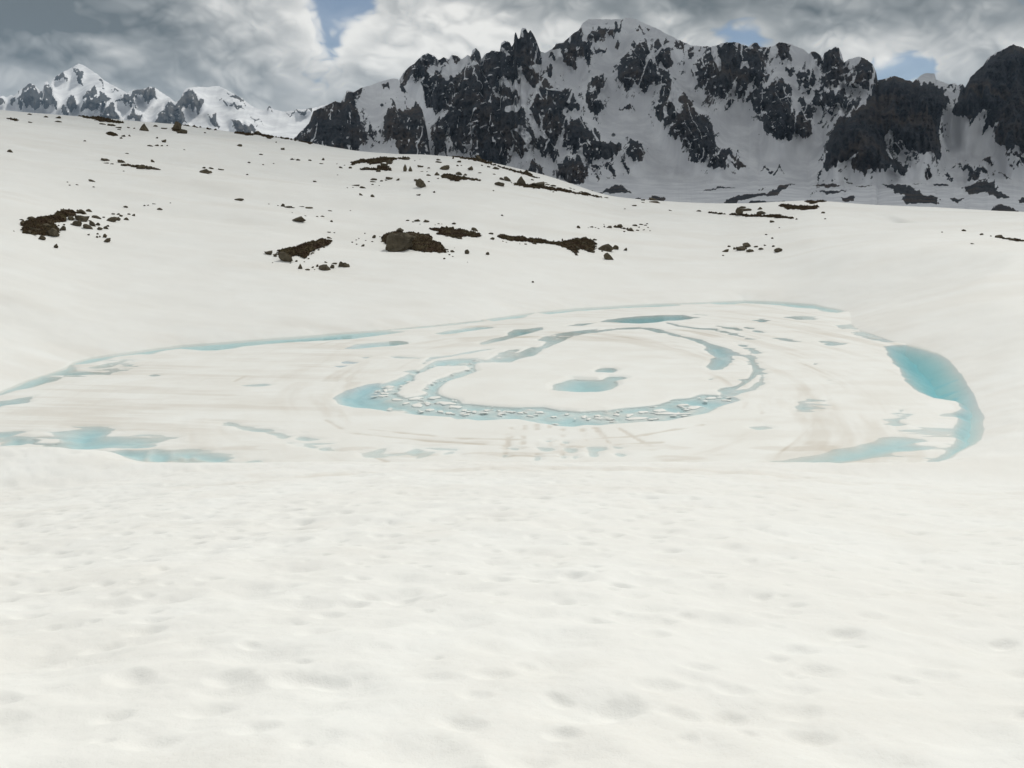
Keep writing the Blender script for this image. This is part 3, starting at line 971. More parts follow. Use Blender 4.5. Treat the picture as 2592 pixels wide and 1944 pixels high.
# brown bands of grit lying in rings on the ice, and the raised centre of the floe
ringn = fbm(rad * 1.05 + 0.3 * vnoise(ang * 3, rad * 0.2, 170), ang * 1.6, 172, 5, 0.6)
DIRT = 0.34 * sstep(0.0, 0.55, ringn) * sstep(6.2, 8.0, rad) * (1 - 0.9 * sstep(-6, -11, LX)) + 0.22 * sstep(0.15, 0.5, fbm(LX / 7, (LY + 0.12 * LX) / 0.7, 186, 5)) * sstep(-5, -9, LX) + 0.12 * sstep(-0.1, 0.5, fbm(LX / 2.2, LY / 0.9, 176, 5))
DIRT *= sstep(4.8, 6.4, rad)
DIRT += 0.30 * sstep(0.15, 0.5, fbm(LX / 1.5, LY / 0.6, 180, 4)) * sstep(4.0, 0.6, -lake_sd) * sstep(34, 28, LY)
# brush marks: shallow grooves running round the rings
groove = ridged(rad * 0.9, ang * 3.0, 182, 3)
H = np.where(H > 0.015, H - 0.008 * sstep(0.35, 0.8, groove) * sstep(6.4, 8.0, rad), H)
H = H + 0.05 * sstep(5.5, 1.0, rad) * sstep(0.015, 0.06, H + 0.02 * sstep(5.5, 2.0, rad))
# thin melt lines: arcs round the floe and the cracks that run out from it towards the viewer
arcs = sstep(0.60, 0.88, ridged(rad * 0.85 + 0.25 * fbm(LX / 4, LY / 4, 192, 3), ang * 0.9, 194, 3, 0.7)) * sstep(-0.1, 0.3, fbm(rad / 2.5, ang * 2.5, 198, 3))
arcs = arcs * sstep(6.0, 7.0, rad) * sstep(16, 11, rad)
lines = np.zeros_like(H)
for a_, b_ in [((1215, 850), (1175, 1025)), ((1300, 835), (1290, 960)), ((1375, 830), (1375, 1050)), ((1450, 835), (1455, 960)), ((1530, 840), (1535, 1035)), ((1650, 855), (1725, 1020)), ((1740, 850), (1880, 1010)), ((1880, 850), (2080, 965)),
               ((1150, 975), (1700, 962)), ((1700, 962), (2150, 938)), ((1170, 1022), (1640, 1026)), ((700, 930), (1200, 965)), ((200, 880), (700, 930)), ((60, 800), (200, 880)), ((330, 860), (900, 915)), ((900, 915), (1500, 930)),
               ((1500, 930), (2000, 900)), ((2000, 900), (2400, 830))]:
    sg = on_plane(T('B', [a_, b_]))
    d_ = poly_sdf(LX, LY, np.array([sg[0], sg[1], sg[1] + 1e-4]))
    lines = np.maximum(lines, sstep(0.13, 0.02, np.abs(d_ + 0.10 * blot)) * sstep(-0.35, 0.15, fbm(LX / 0.9, LY / 0.9, 200, 3)))
mark = np.maximum(arcs, lines) * (H > 0.01)
H = H - 0.014 * mark
DIRT = DIRT + 0.50 * mark
WET = (0.35 * sstep(0.010, -0.012, H) + 0.45 * sstep(0.0, -0.11, H)) * (0.62 + 0.38 * sstep(-0.4, 0.3, fbm(LX / 0.7, LY / 0.5, 214, 4, 0.6)))

# split the ice into connected pieces
ICE = H > -0.006
ICE &= lake_sd < 0.6
lab = np.zeros(ICE.shape, np.int32)
parent = [0]


def find(a):
    while parent[a] != a:
        parent[a] = parent[parent[a]]
        a = parent[a]
    return a


prev_runs = []
for j in range(ICE.shape[0]):
    row = ICE[j].astype(np.int8)
    dd = np.diff(np.concatenate([[0], row, [0]]))
    runs = []
    for s, e_ in zip(np.where(dd == 1)[0], np.where(dd == -1)[0]):
        k = None
        for (ps, pe, pl) in prev_runs:
            if ps < e_ and pe > s:
                if k is None:
                    k = find(pl)
                else:
                    parent[find(pl)] = k
                    k = find(k)
        if k is None:
            k = len(parent)
            parent.append(k)
        runs.append((s, e_, k))
        lab[j, s:e_] = k
    prev_runs = runs
roots = np.array([find(i) for i in range(len(parent))])
lab = roots[lab]
ids, cnt = np.unique(lab[lab > 0], return_counts=True)
order = ids[np.argsort(-cnt)]
sizes = {i: c for i, c in zip(ids, cnt)}
ci, cj = np.searchsorted(lx, ctr[0]), np.searchsorted(ly, ctr[1])
_p = on_plane(T('B', [(1250, 600)]))[0]
centre_id = lab[np.searchsorted(ly, _p[1]), np.searchsorted(lx, _p[0])]
assert sizes[centre_id] < 60000
main_id = [i for i in order if i != centre_id][0]


def grow(a, n):
    for _ in range(n):
        b = a.copy()
        b[1:] |= a[:-1]; b[:-1] |= a[1:]; b[:, 1:] |= a[:, :-1]; b[:, :-1] |= a[:, 1:]
        a = b
    return a


ALL = lake_sd < 0.9


def ice_piece(mask, zf):
    """Surface of one piece, one cell wider than the piece so that its rim dips under water."""
    g = grow(mask, 2)
    zf = np.where(g & ~grow(mask, 1), zf - 0.05, zf) if mask is not ALL else zf
    keepc = g[:-1, :-1] & g[1:, 1:] & g[:-1, 1:] & g[1:, :-1]
    q = grid_quads(*mask.shape, keepc)
    v = np.stack([LX, LY, zf], -1).reshape(-1, 3)
    return compact(v, q, {'dirt': np.clip(DIRT, 0, 1).ravel(), 'wet': WET.ravel()})


inner = lab == centre_id
PIECES = []
loose = []
for i in order:
    if i in (centre_id, main_id) or sizes[i] < 14:
        continue
    loose.append(i)
loose = loose[:60]
lift = inner.copy()
for i in loose:
    lift |= lab == i
shelf = np.where(grow(lift, 3), np.minimum(H, -0.012) - 0.02, H)
shelf = np.where(lake_sd > 0.30, np.minimum(shelf, -0.25), shelf)
Vs, Qs, As = ice_piece(ALL, shelf)
link('ice_sheet', make_mesh('ice_sheet', Vs, Qs, As), M_ICE, label='wide ring of snow-covered ice sheet filling the pond from shore to moat', category='ice')
Vc, Qc, Ac = ice_piece(inner, H)
link('ice_floe', make_mesh('ice_floe', Vc, Qc, Ac), M_ICE, label='large smooth white floe with two melt pools in the middle of the pond', category='ice floe')
for n, i in enumerate(loose):
    m_ = lab == i
    v, q, a_ = ice_piece(m_, H)
    if not len(q):
        continue
    cxy = np.array([v[:, 0].mean(), v[:, 1].mean(), 0])
    o = link('ice_floe', make_mesh('ice_floe', v - cxy, q, a_), M_ICE, category='ice floe')
    o.location = cxy
    PIECES.append((cxy[0] / cxy[1], o))


def plate(pw, seed):
    """A thin floating piece: flat snowy top a few centimetres up, sloping rim, ragged outline."""
    rg = random.Random(seed)
    c = pw.mean(0)
    nseg = 22
    k = np.linspace(0, len(pw), nseg, endpoint=False)
    ring = np.stack([np.interp(k, np.arange(len(pw) + 1), np.append(pw[:, a], pw[0, a])) for a in (0, 1)], -1) - c
    ring *= np.array([1 + rg.uniform(-0.10, 0.10) for _ in range(nseg)])[:, None]
    vs, fs = [(0, 0, 0.020)], []
    for f, z in ((0.62, 0.020), (0.90, 0.014), (1.0, 0.002), (1.02, -0.02)):
        for p in ring:
            vs.append((p[0] * f, p[1] * f, z + rg.uniform(-0.002, 0.002)))
    tr = [(0, 1 + b, 1 + (b + 1) % nseg) for b in range(nseg)]
    qd = [(1 + r * nseg + b, 1 + (r + 1) * nseg + b, 1 + (r + 1) * nseg + (b + 1) % nseg, 1 + r * nseg + (b + 1) % nseg) for r in range(3) for b in range(nseg)]
    me = make_mesh('ice_floe', np.array(vs), np.array(qd), {'dirt': np.zeros(len(vs)), 'wet': np.array([0.0] * (1 + 2 * nseg) + [0.3] * nseg + [0.75] * nseg)}, True, np.array(tr))
    o = link('ice_floe', me, M_ICE, category='ice floe')
    o.location = (c[0], c[1], 0)
    return o


for z, cx, cy, rx, ry in FLOES:
    rr = random.Random(int(cx * 13 + cy))
    a = np.linspace(0, 2 * math.pi, 12)[:-1]
    q = np.array([1 + rr.uniform(-0.32, 0.28) for _ in a])
    sk = rr.uniform(-0.6, 0.6) * ry
    pts = np.stack([cx + rx * q * np.cos(a), cy + ry * q * np.sin(a) + sk * np.cos(a)], -1)
    o = plate(on_plane(T(z, pts)), int(cx + cy))
    PIECES.append((o.location.x / o.location.y, o))
PIECES.sort(key=lambda p: p[0])
for n, (_, o) in enumerate(PIECES):
    o['label'] = 'loose white piece of ice, ' + ordinal(n + 1) + ' from left in the meltwater around the central floe'
    o['group'] = 'loose pieces of ice in the meltwater'

# fine brash between the pieces: too small and too many to tell apart
rg = np.random.default_rng(77)
moat = on_plane(T('B', [p for z, d, p in WATER if z == 'B' and d == MD][-1]))
cand = np.stack([rg.uniform(moat[:, 0].min(), moat[:, 0].max(), 9000), rg.uniform(moat[:, 1].min(), moat[:, 1].max(), 9000)], -1)
cs = poly_sdf(cand[:, 0], cand[:, 1], moat)
keep_c = (cs < -0.10) & (rg.random(9000) < 0.25 + 0.75 * (fbm(cand[:, 0] / 1.3, cand[:, 1] / 1.3, 220, 3) > 0.0))
cand = cand[keep_c]
cand = cand[H[np.searchsorted(ly, cand[:, 1]), np.searchsorted(lx, cand[:, 0])] > -0.05][:170]
vs, tr = [], []
for c in cand:
    sx, sy = rg.uniform(0.05, 0.15), rg.uniform(0.04, 0.10)
    a0, b0 = rg.uniform(0, 6.28), len(vs)
    vs.append((c[0], c[1], 0.007))
    for f, zz in ((0.8, 0.005), (1.0, -0.006)):
        for k in range(7):
            q = f * rg.uniform(0.75, 1.2)
            vs.append((c[0] + sx * q * math.cos(a0 + k * 0.8976), c[1] + sy * q * math.sin(a0 + k * 0.8976), zz))
    for k in range(7):
        k2 = (k + 1) % 7
        tr += [(b0, b0 + 1 + k, b0 + 1 + k2), (b0 + 1 + k, b0 + 8 + k, b0 + 8 + k2), (b0 + 1 + k, b0 + 8 + k2, b0 + 1 + k2)]
link('brash_ice', make_mesh('brash_ice', np.array(vs), None, {'dirt': np.zeros(len(vs)), 'wet': np.full(len(vs), 0.12)}, True, np.array(tr)), M_ICE,
     kind='stuff', label='fine white brash ice drifting in the meltwater ring')

# the water itself: a closed body reaching under the ice
wp = LAKE
c_ = wp.mean(0)
wpo = c_ + (wp - c_) * 1.015
n_ = len(wpo)
top = [(p[0], p[1], 0.0) for p in wpo]
bot = [(p[0], p[1], -3.2) for p in wpo]
me = bpy.data.meshes.new('water')
me.from_pydata(top + bot, [], [tuple(range(n_))[::-1], tuple(range(n_, 2 * n_))] + [(k, (k + 1) % n_, n_ + (k + 1) % n_, n_ + k) for k in range(n_)])
import bmesh
bm = bmesh.new()
bm.from_mesh(me)
bmesh.ops.triangulate(bm, faces=[f for f in bm.faces if len(f.verts) > 4])
bmesh.ops.recalc_face_normals(bm, faces=bm.faces)
bm.to_mesh(me)
bm.free()
link('water', me, M_WATER, kind='structure', label='turquoise meltwater of the half-frozen pond')

# ------------------------------------------------------------------ mountains
def face(name, sky_pts, polys, bot_y, dist_of_y, mat, x_range, step, seed, relief=1.0, speck=0.5, label=None, jag=2.0, proud=None, apron=True, busy=1.0):
    """A mountain side: skyline and rock outlines read in photo pixels, given distance, relief and a back slope."""
    sky_pts = np.asarray(sky_pts, float)
    x0, x1 = x_range
    cols = np.arange(x0, x1 + 0.01, step)
    ytop = np.interp(cols, sky_pts[:, 0], sky_pts[:, 1])
    ytop = ytop + jag * (1.1 * fbm(cols / 7, cols * 0 + 1.5, seed + 1, 4, 0.7))
    nrow = int((bot_y - ytop.min()) / step) + 1
    t = np.linspace(0, 1, nrow) ** 1.0
    PX = np.repeat(cols[None], nrow, 0)
    PY = ytop[None] + (bot_y - ytop)[None] * t[:, None]
    ox, oy = x0 - 40, ytop.min() - 60
    img = np.zeros((int(bot_y - oy) + 60, int(x1 - ox) + 80))
    for p in polys:
        v = 1.0
        raster(p, ox, oy, None, None, img, v)
    soft = box_blur(box_blur(img, 9), 9)
    wide = box_blur(box_blur(img, 24), 24)
    wx = 5.0 * fbm(PX / 16, PY / 16, seed + 10, 4, 0.6) + 2.2 * fbm(PX / 4, PY / 5, seed + 14, 2)
    wy = 8.0 * fbm(PX / 14, PY / 26, seed + 18, 4, 0.6) + 3.5 * fbm(PX / 3.5, PY / 7, seed + 22, 2) + 11.0 * vnoise(PX / 7.5, PY / 55, seed + 24)
    m = sample(img, PX + wx - ox, PY + wy - oy)
    s1 = sample(soft, PX - ox, PY - oy)
    s2 = sample(wide, PX - ox, PY - oy)
    # stones showing through thin snow near the cliffs, snow lying on ledges inside them
    n1 = fbm(PX / 13 + 0.25 * PY / 13, PY / 20, seed + 30, 5, 0.62)
    n2 = fbm(PX / 8, PY / 10, seed + 36, 4, 0.6)
    m = np.maximum(m, speck * 2.2 * sstep(0.26, 0.36, n1 + 0.55 * s2 - 0.10) * sstep(0.02, 0.18, s2) * 0.5)
    ledge = sstep(0.42, 0.52, n2 + 0.35 * (fbm(PX / 30, PY / 9, seed + 44, 3)))
    m = m * (1 - 0.9 * ledge * (1 - sstep(0.80, 1.0, s2)))
    # thin gullies of snow running down the cliffs, and slanting ledges
    slant = PX + 0.22 * PY + 14 * fbm(PX / 40, PY / 45, seed + 80, 3)
    gul = sstep(0.80, 0.92, 1 - 2 * np.abs(vnoise(slant / 40, PY / 260, seed + 82))) * sstep(-0.12, 0.15, fbm(PX / 55, PY / 45, seed + 84, 3))
    slant2 = PX - 0.45 * PY + 9 * fbm(PX / 25, PY / 30, seed + 94, 3)
    gul = np.maximum(gul, sstep(0.80, 0.93, 1 - 2 * np.abs(vnoise(slant2 / 24, PY / 150, seed + 96))) * sstep(0.02, 0.22, fbm(PX / 38, PY / 34, seed + 98, 3)))
    slant3 = PX + 0.10 * PY + 5 * fbm(PX / 14, PY / 22, seed + 104, 3)
    gul = np.maximum(gul, 0.9 * sstep(0.84, 0.95, 1 - 2 * np.abs(vnoise(slant3 / 11, PY / 80, seed + 106))) * sstep(0.08, 0.25, fbm(PX / 26, PY / 24, seed + 108, 3)))
    led = sstep(0.50, 0.60, fbm((PX - 0.8 * PY) / 26, (PY + 0.35 * PX) / 6.5, seed + 86, 4, 0.55)) * sstep(-0.15, 0.2, fbm(PX / 70, PY / 60, seed + 90, 3))
    solid = np.zeros_like(m)
    if proud:
        im3 = np.zeros_like(img)
        for p in proud:
            raster(p, ox, oy, None, None, im3)
        solid = sample(im3, PX + wx - ox, PY + 0.9 * wy - oy)
        m = np.maximum(m, solid)
    m = m * (1 - 0.85 * busy * np.maximum(gul, led) * (1 - 0.62 * solid))
    m = np.clip(m, 0, 1)
    flat_y = sstep(448, 470, PY)                 # the valley floor: low rock ribs, no cliffs
    m = m * (1 - flat_y) + flat_y * sample(img, PX + 2.5 * wx - ox, PY + 0.22 * wy - oy)
    D = dist_of_y(PX, PY)
    k = relief * D / 2200.0
    bul = 70 * s1 + 90 * s2
    if proud:
        im2 = np.zeros_like(img)
        for p in proud:
            raster(p, ox, oy, None, None, im2)
        bul = bul + 110 * sample(box_blur(box_blur(im2, 12), 12), PX - ox, PY - oy)
    stri = ridged(PX / 34 + 0.25 * fbm(PX / 40, PY / 60, seed + 50, 3), PY / 120, seed + 52, 4, 0.55)
    ragged = fbm(PX / 11, PY / 15, seed + 58, 4, 0.6)
    rockn = sstep(0.15, 0.75, s1)
    # aprons of snow bank up under the cliffs instead of overhangs
    D = D - k * (bul + 45 * fbm(PX / 160, PY / 140, seed + 70, 3))
    if apron:
        D = box_blur(np.minimum.accumulate(D, 0), 9)
    D = D - k * (rockn * (44 * stri + 24 * ragged + 20 * ridged(PX / 13, PY / 34, seed + 100, 3, 0.6) + 8 * fbm(PX / 3.6, PY / 5.5, seed + 92, 3, 0.6))
                 + (1 - rockn) * (9 * fbm(PX / 90, PY / 60, seed + 62, 3) + 3.0 * ridged(PX / 26 + PY / 90, PY / 200, seed + 66, 2)))
    dv = ray_dir(PX, PY)
    P = dv * D[..., None]
    P[..., 2] += CAM_Z
    # slope on the far side of the skyline
    back = []
    mb = []
    top_p = P[0]
    hd = dv[0] / np.hypot(dv[0][:, 0], dv[0][:, 1])[:, None]
    for i, (dd, dz) in enumerate([(520, 420), (260, 190), (110, 70), (34, 16), (9, 2.5)]):
        q = top_p.copy()
        sc_ = D[0][:, None] / 2200
        q[:, :2] += hd[:, :2] * dd * sc_
        q[:, 2] -= dz * sc_[:, 0]
        back.append(q)
        mb.append(m[0])
    P = np.concatenate([np.array(back), P], 0)
    m = np.concatenate([np.array(mb), m], 0)
    Q = grid_quads(P.shape[0], P.shape[1])
    me = make_mesh(name, P.reshape(-1, 3), Q[:, ::-1], {'rock': m.ravel()}, True)
    return link(name, me, mat, kind='structure', label=label)


def ypl(ys, ds, tilt=None):
    ys, ds = np.asarray(ys, float), np.asarray(ds, float)

    def f(px, py):
        # a smoothed table of distance against height in the picture
        s = 0.0
        for o in (-16, -8, 0, 8, 16):
            s = s + np.interp(py + o, ys, ds) / 5
        if tilt:
            s = s + tilt(px, py)
        return s
    return f


# --- far range on the left
sky_L = T('Z1', [(-1900, 600), (-1600, 520), (-1450, 580), (-1200, 500), (-1000, 590), (-850, 560), (-720, 610), (-600, 560), (-300, 620), (0, 600), (20, 595), (40, 605), (70, 590), (85, 600), (120, 560), (150, 545), (185, 515), (215, 530), (250, 570), (266, 562), (275, 512), (295, 505), (312, 540), (330, 490), (360, 465), (420, 435),
                 (490, 395), (530, 410), (600, 460), (650, 500), (700, 530), (760, 560), (790, 578), (830, 560), (880, 555), (930, 540), (960, 545), (1010, 580), (1060, 610), (1090, 635), (1120, 620), (1150, 555), (1180, 545),
                 (1230, 540), (1300, 542), (1360, 535), (1420, 565), (1500, 610), (1560, 655), (1600, 675), (1640, 690), (1660, 680), (1675, 655), (1700, 680), (1760, 695), (1830, 690), (1850, 680), (1890, 680), (1950, 672),
                 (1990, 660), (2100, 640), (2300, 690), (2500, 720)])
rock_L = [T('Z1', p) for p in [
    [(-1650, 640), (-1600, 530), (-1540, 620)], [(-1260, 660), (-1210, 510), (-1130, 600), (-1180, 680)], [(-880, 680), (-850, 570), (-780, 640)], [(-660, 680), (-600, 570), (-520, 640), (-560, 690)],
    [(-100, 640), (-60, 590), (0, 600), (30, 640), (-20, 680)], [(60, 640), (75, 595), (100, 600), (95, 640)],
    [(110, 660), (120, 580), (150, 545), (185, 515), (215, 530), (240, 575), (270, 610), (265, 660), (200, 670), (140, 665)],
    [(270, 670), (275, 510), (295, 505), (320, 560), (355, 620), (350, 655), (300, 675)],
    [(330, 490), (390, 445), (430, 490), (380, 490), (345, 500)],
    [(450, 430), (480, 440), (520, 460), (500, 490), (515, 530), (490, 510), (470, 470)],
    [(505, 690), (515, 610), (545, 550), (580, 545), (610, 580), (650, 590), (690, 640), (640, 660), (600, 690), (540, 700)],
    [(415, 650), (430, 600), (455, 595), (480, 640), (460, 680)], [(375, 720), (390, 670), (430, 680), (450, 720)],
    [(610, 750), (650, 690), (700, 660), (740, 700), (750, 760), (700, 760)], [(610, 500), (640, 510), (650, 550), (620, 530)], [(680, 540), (760, 580), (720, 575)],
    [(690, 630), (760, 600), (860, 560), (940, 540), (975, 580), (960, 600), (920, 640), (880, 600), (830, 610), (850, 660), (800, 650), (760, 620)],
    [(790, 750), (810, 680), (850, 690), (890, 750)], [(960, 770), (990, 690), (1030, 650), (1060, 620), (1090, 640), (1120, 620), (1150, 555), (1200, 560), (1240, 600), (1270, 650), (1230, 690), (1180, 660), (1130, 680), (1160, 780), (1080, 780)],
    [(1340, 610), (1400, 620), (1480, 650), (1530, 680), (1440, 650)], [(1430, 740), (1480, 740), (1560, 770), (1600, 800), (1560, 830), (1480, 810)],
    [(1290, 700), (1340, 730), (1370, 790), (1330, 770)], [(1530, 680), (1570, 720), (1640, 780), (1600, 760)], [(1400, 570), (1470, 600), (1560, 670), (1480, 625)],
    [(1660, 690), (1675, 655), (1700, 685)], [(1760, 705), (1850, 682), (1950, 672), (1940, 700), (1850, 700)]]]
face('far_mountain_range', sky_L, rock_L, 380, ypl([140, 330, 380], [6800, 5200, 4300]), M_FAR, (-740, 1010), 2.4, 300, 1.5, 0.35,
     'distant snowy peaks beyond the left end of the crest', 2.0, apron=False, busy=0.25)

# --- main massif
sky_M = np.concatenate([
    T('Z2', [(500, 700), (700, 560), (760, 500), (800, 440), (860, 390), (900, 350), (940, 330), (980, 345), (1005, 375), (1040, 355), (1070, 370), (1090, 340), (1130, 350), (1150, 370), (1190, 340), (1208, 350), (1220, 310), (1240, 300),
             (1265, 325), (1275, 370), (1300, 335), (1340, 315), (1390, 325), (1396, 270), (1420, 250), (1450, 265), (1462, 290), (1476, 270), (1481, 208), (1490, 200), (1502, 242), (1514, 235), (1520, 185), (1530, 172), (1550, 175),
             (1565, 207), (1580, 185), (1600, 220), (1620, 260), (1640, 320), (1670, 330), (1690, 320), (1730, 290), (1740, 270), (1780, 265), (1800, 250), (1840, 210), (1880, 190), (1900, 150), (1940, 120)]),
    T('Z3', [(360, 134), (480, 135), (510, 125), (550, 125), (600, 145), (680, 180), (740, 205), (800, 240), (880, 280), (960, 315), (1040, 325), (1110, 325), (1150, 315), (1190, 298), (1280, 295), (1340, 315), (1370, 330), (1400, 300),
             (1430, 300), (1445, 325), (1480, 330)]),
    T('Z4', [(20, 325), (60, 295), (130, 305), (180, 325), (240, 350), (270, 380), (290, 355), (340, 375), (365, 410), (380, 360), (390, 365), (415, 345), (425, 350), (450, 325), (480, 335), (500, 380), (515, 440), (550, 415), (620, 395),
             (680, 420), (715, 450), (740, 500), (750, 560), (790, 555), (830, 540), (870, 530), (910, 545), (940, 560), (1000, 570), (1050, 530), (1090, 510), (1150, 515), (1160, 560), (1200, 570), (1250, 590), (1290, 580), (1310, 600),
             (1345, 585), (1362, 615), (1400, 540), (1440, 500), (1490, 460), (1520, 410), (1580, 370), (1640, 340), (1700, 310), (1720, 320), (1750, 325), (1775, 340), (1900, 300), (2100, 220), (2400, 260), (2800, 200), (3400, 300)])])
rock_M = [T('Z2', p) for p in [
    [(930, 480), (1000, 460), (1060, 490), (1110, 460), (1180, 440), (1250, 400), (1290, 380), (1300, 330), (1340, 310), (1390, 320), (1395, 265), (1420, 240), (1450, 255), (1480, 190), (1490, 190), (1515, 225), (1530, 160), (1550, 165),
     (1580, 175), (1620, 250), (1645, 330), (1665, 400), (1630, 430), (1640, 480), (1610, 550), (1580, 540), (1550, 500), (1540, 440), (1500, 430), (1515, 520), (1470, 515), (1400, 490), (1370, 480), (1360, 560), (1310, 620), (1230, 550),
     (1170, 545), (1100, 570), (1070, 650), (985, 700), (930, 640), (900, 540)],
    [(1005, 370), (1040, 345), (1060, 380), (1010, 410)], [(1080, 335), (1130, 335), (1145, 380), (1110, 385)], [(1205, 350), (1240, 290), (1270, 325), (1268, 385), (1225, 385)],
    [(755, 505), (860, 380), (940, 320), (1000, 375), (930, 420), (960, 470), (900, 500), (860, 480), (800, 510)],
    [(960, 820), (1000, 760), (1050, 700), (1080, 640), (1100, 590), (1150, 550), (1220, 555), (1270, 590), (1310, 620), (1350, 600), (1440, 630), (1500, 660), (1545, 690), (1550, 760), (1600, 820), (1620, 880), (1580, 920), (1540, 970),
     (1490, 960), (1440, 940), (1420, 1040), (1320, 1030), (1200, 980), (1225, 880), (1235, 790), (1215, 800), (1200, 900), (1150, 950), (1110, 900), (1080, 840), (1070, 770), (1050, 850), (1060, 970), (1000, 970), (970, 900)],
    [(1370, 500), (1420, 540), (1490, 600), (1470, 640), (1430, 610), (1380, 590)],
    [(1570, 660), (1620, 590), (1640, 540), (1710, 545), (1760, 535), (1840, 580), (1880, 650), (1890, 700), (1820, 680), (1760, 690), (1800, 730), (1780, 800), (1740, 900), (1700, 870), (1660, 850), (1640, 825), (1675, 720), (1650, 730), (1632, 800),
     (1590, 760)],
    [(1800, 760), (1880, 740), (1950, 790), (2020, 860), (2070, 880), (2140, 890), (2150, 920), (2080, 1000), (2030, 980), (1960, 1000), (1910, 960), (1890, 880), (1880, 960), (1820, 940), (1780, 900), (1790, 820)],
    [(1620, 900), (1650, 830), (1720, 900), (1760, 970), (1720, 985), (1650, 960)], [(1690, 390), (1720, 420), (1700, 500), (1680, 460)],
    [(1725, 290), (1780, 255), (1840, 200), (1890, 180), (1940, 240), (1955, 330), (1955, 390), (1880, 350), (1860, 380), (1870, 480), (1830, 430), (1760, 380), (1680, 340)],
    [(1960, 480), (2030, 460), (2050, 540), (2010, 580), (1960, 540)], [(1920, 590), (1970, 570), (2020, 650), (2040, 700), (1990, 720), (1930, 650)],
    [(1530, 1090), (1600, 980), (1615, 1000), (1610, 1100)], [(1625, 1100), (1620, 1010), (1660, 1070), (1665, 1120)],
    [(1740, 1130), (1750, 1040), (1800, 970), (1880, 990), (1940, 1050), (1940, 1110), (1890, 1150), (1820, 1140), (1780, 1110)],
    [(1940, 1000), (2000, 1050), (2030, 1090), (1980, 1080)], [(2050, 1010), (2100, 1050), (2110, 1090), (2070, 1070)], [(2140, 970), (2200, 1040), (2190, 1070), (2150, 1020)], [(1970, 1090), (2020, 1110), (2000, 1135)],
    [(1660, 560), (1690, 540), (1680, 500), (1650, 520)], [(1430, 560), (1500, 570), (1520, 620), (1470, 600)]]]
rock_M += [T('Z3', p) for p in [
    [(450, 580), (460, 500), (490, 400), (520, 370), (560, 420), (540, 310), (570, 290), (640, 280), (680, 350), (700, 450), (740, 490), (750, 560), (690, 600), (650, 640), (630, 670), (590, 610), (570, 560), (550, 630), (510, 640), (500, 590)],
    [(700, 290), (720, 280), (760, 300), (790, 270), (810, 340), (840, 400), (830, 450), (780, 460), (720, 430)],
    [(755, 600), (760, 500), (810, 470), (820, 540), (860, 590), (900, 620), (950, 700), (1000, 770), (1030, 790), (1080, 800), (1110, 880), (1130, 950), (1145, 1050), (1080, 1110), (1040, 1100), (1010, 1145), (945, 1100), (980, 980), (950, 1030),
     (900, 1020), (910, 940), (880, 970), (800, 960), (830, 880), (790, 890), (750, 860), (710, 780)],
    [(1060, 1180), (1110, 1090), (1190, 1060), (1270, 1070), (1320, 1095), (1230, 1110), (1200, 1200), (1130, 1170), (1100, 1180)], [(1240, 1140), (1300, 1120), (1380, 1160), (1310, 1175)],
    [(970, 520), (970, 430), (1060, 410), (1120, 340), (1190, 288), (1280, 285), (1370, 325), (1400, 290), (1440, 300), (1450, 350), (1530, 340), (1500, 400), (1470, 460), (1530, 540), (1440, 600), (1400, 620), (1420, 550), (1350, 600), (1330, 700),
     (1290, 680), (1280, 570), (1250, 600), (1200, 690), (1130, 680), (1050, 620), (1080, 560), (1020, 600)],
    [(1200, 760), (1220, 690), (1280, 690), (1240, 750)],
    [(1340, 720), (1380, 640), (1460, 620), (1540, 600), (1600, 560), (1670, 580), (1670, 980), (1590, 980), (1520, 930), (1480, 910), (1450, 840), (1500, 770), (1430, 810), (1400, 770), (1390, 710)],
    [(1555, 300), (1640, 290), (1665, 420), (1600, 440), (1580, 380)], [(460, 735), (530, 740), (580, 780), (550, 795)], [(500, 1040), (540, 990), (620, 1000), (655, 1060), (620, 1120), (560, 1140)],
    [(270, 540), (330, 510), (360, 560), (360, 640), (300, 640)], [(310, 1350), (400, 1320), (460, 1290), (560, 1350), (450, 1352)], [(230, 290), (260, 240), (330, 210), (400, 180), (350, 260), (300, 290)],
    [(380, 220), (470, 160), (500, 150), (440, 230), (390, 260)], [(280, 340), (370, 340), (380, 370), (290, 365)], [(430, 350), (450, 290), (465, 300), (450, 370)], [(940, 350), (990, 350), (980, 400), (950, 400)],
    [(820, 300), (900, 290), (920, 370), (850, 330)], [(1010, 340), (1110, 335), (1100, 360), (1020, 355)], [(580, 210), (620, 240), (640, 250), (600, 200)], [(640, 170), (680, 200), (660, 210)],
    [(1195, 1415), (1260, 1380), (1340, 1360), (1500, 1350), (1600, 1295), (1680, 1285), (1560, 1362), (1400, 1378), (1310, 1402), (1290, 1450), (1190, 1450)],
    [(1370, 1428), (1400, 1405), (1620, 1408), (1560, 1424)], [(1020, 1356), (1060, 1340), (1150, 1303), (1270, 1315), (1150, 1318)], [(1440, 1202), (1540, 1178), (1620, 1190), (1530, 1202)], [(1420, 1335), (1460, 1312), (1470, 1325)],
    [(670, 1400), (720, 1370), (800, 1390), (760, 1420)], [(540, 1395), (610, 1380), (600, 1396)]]]
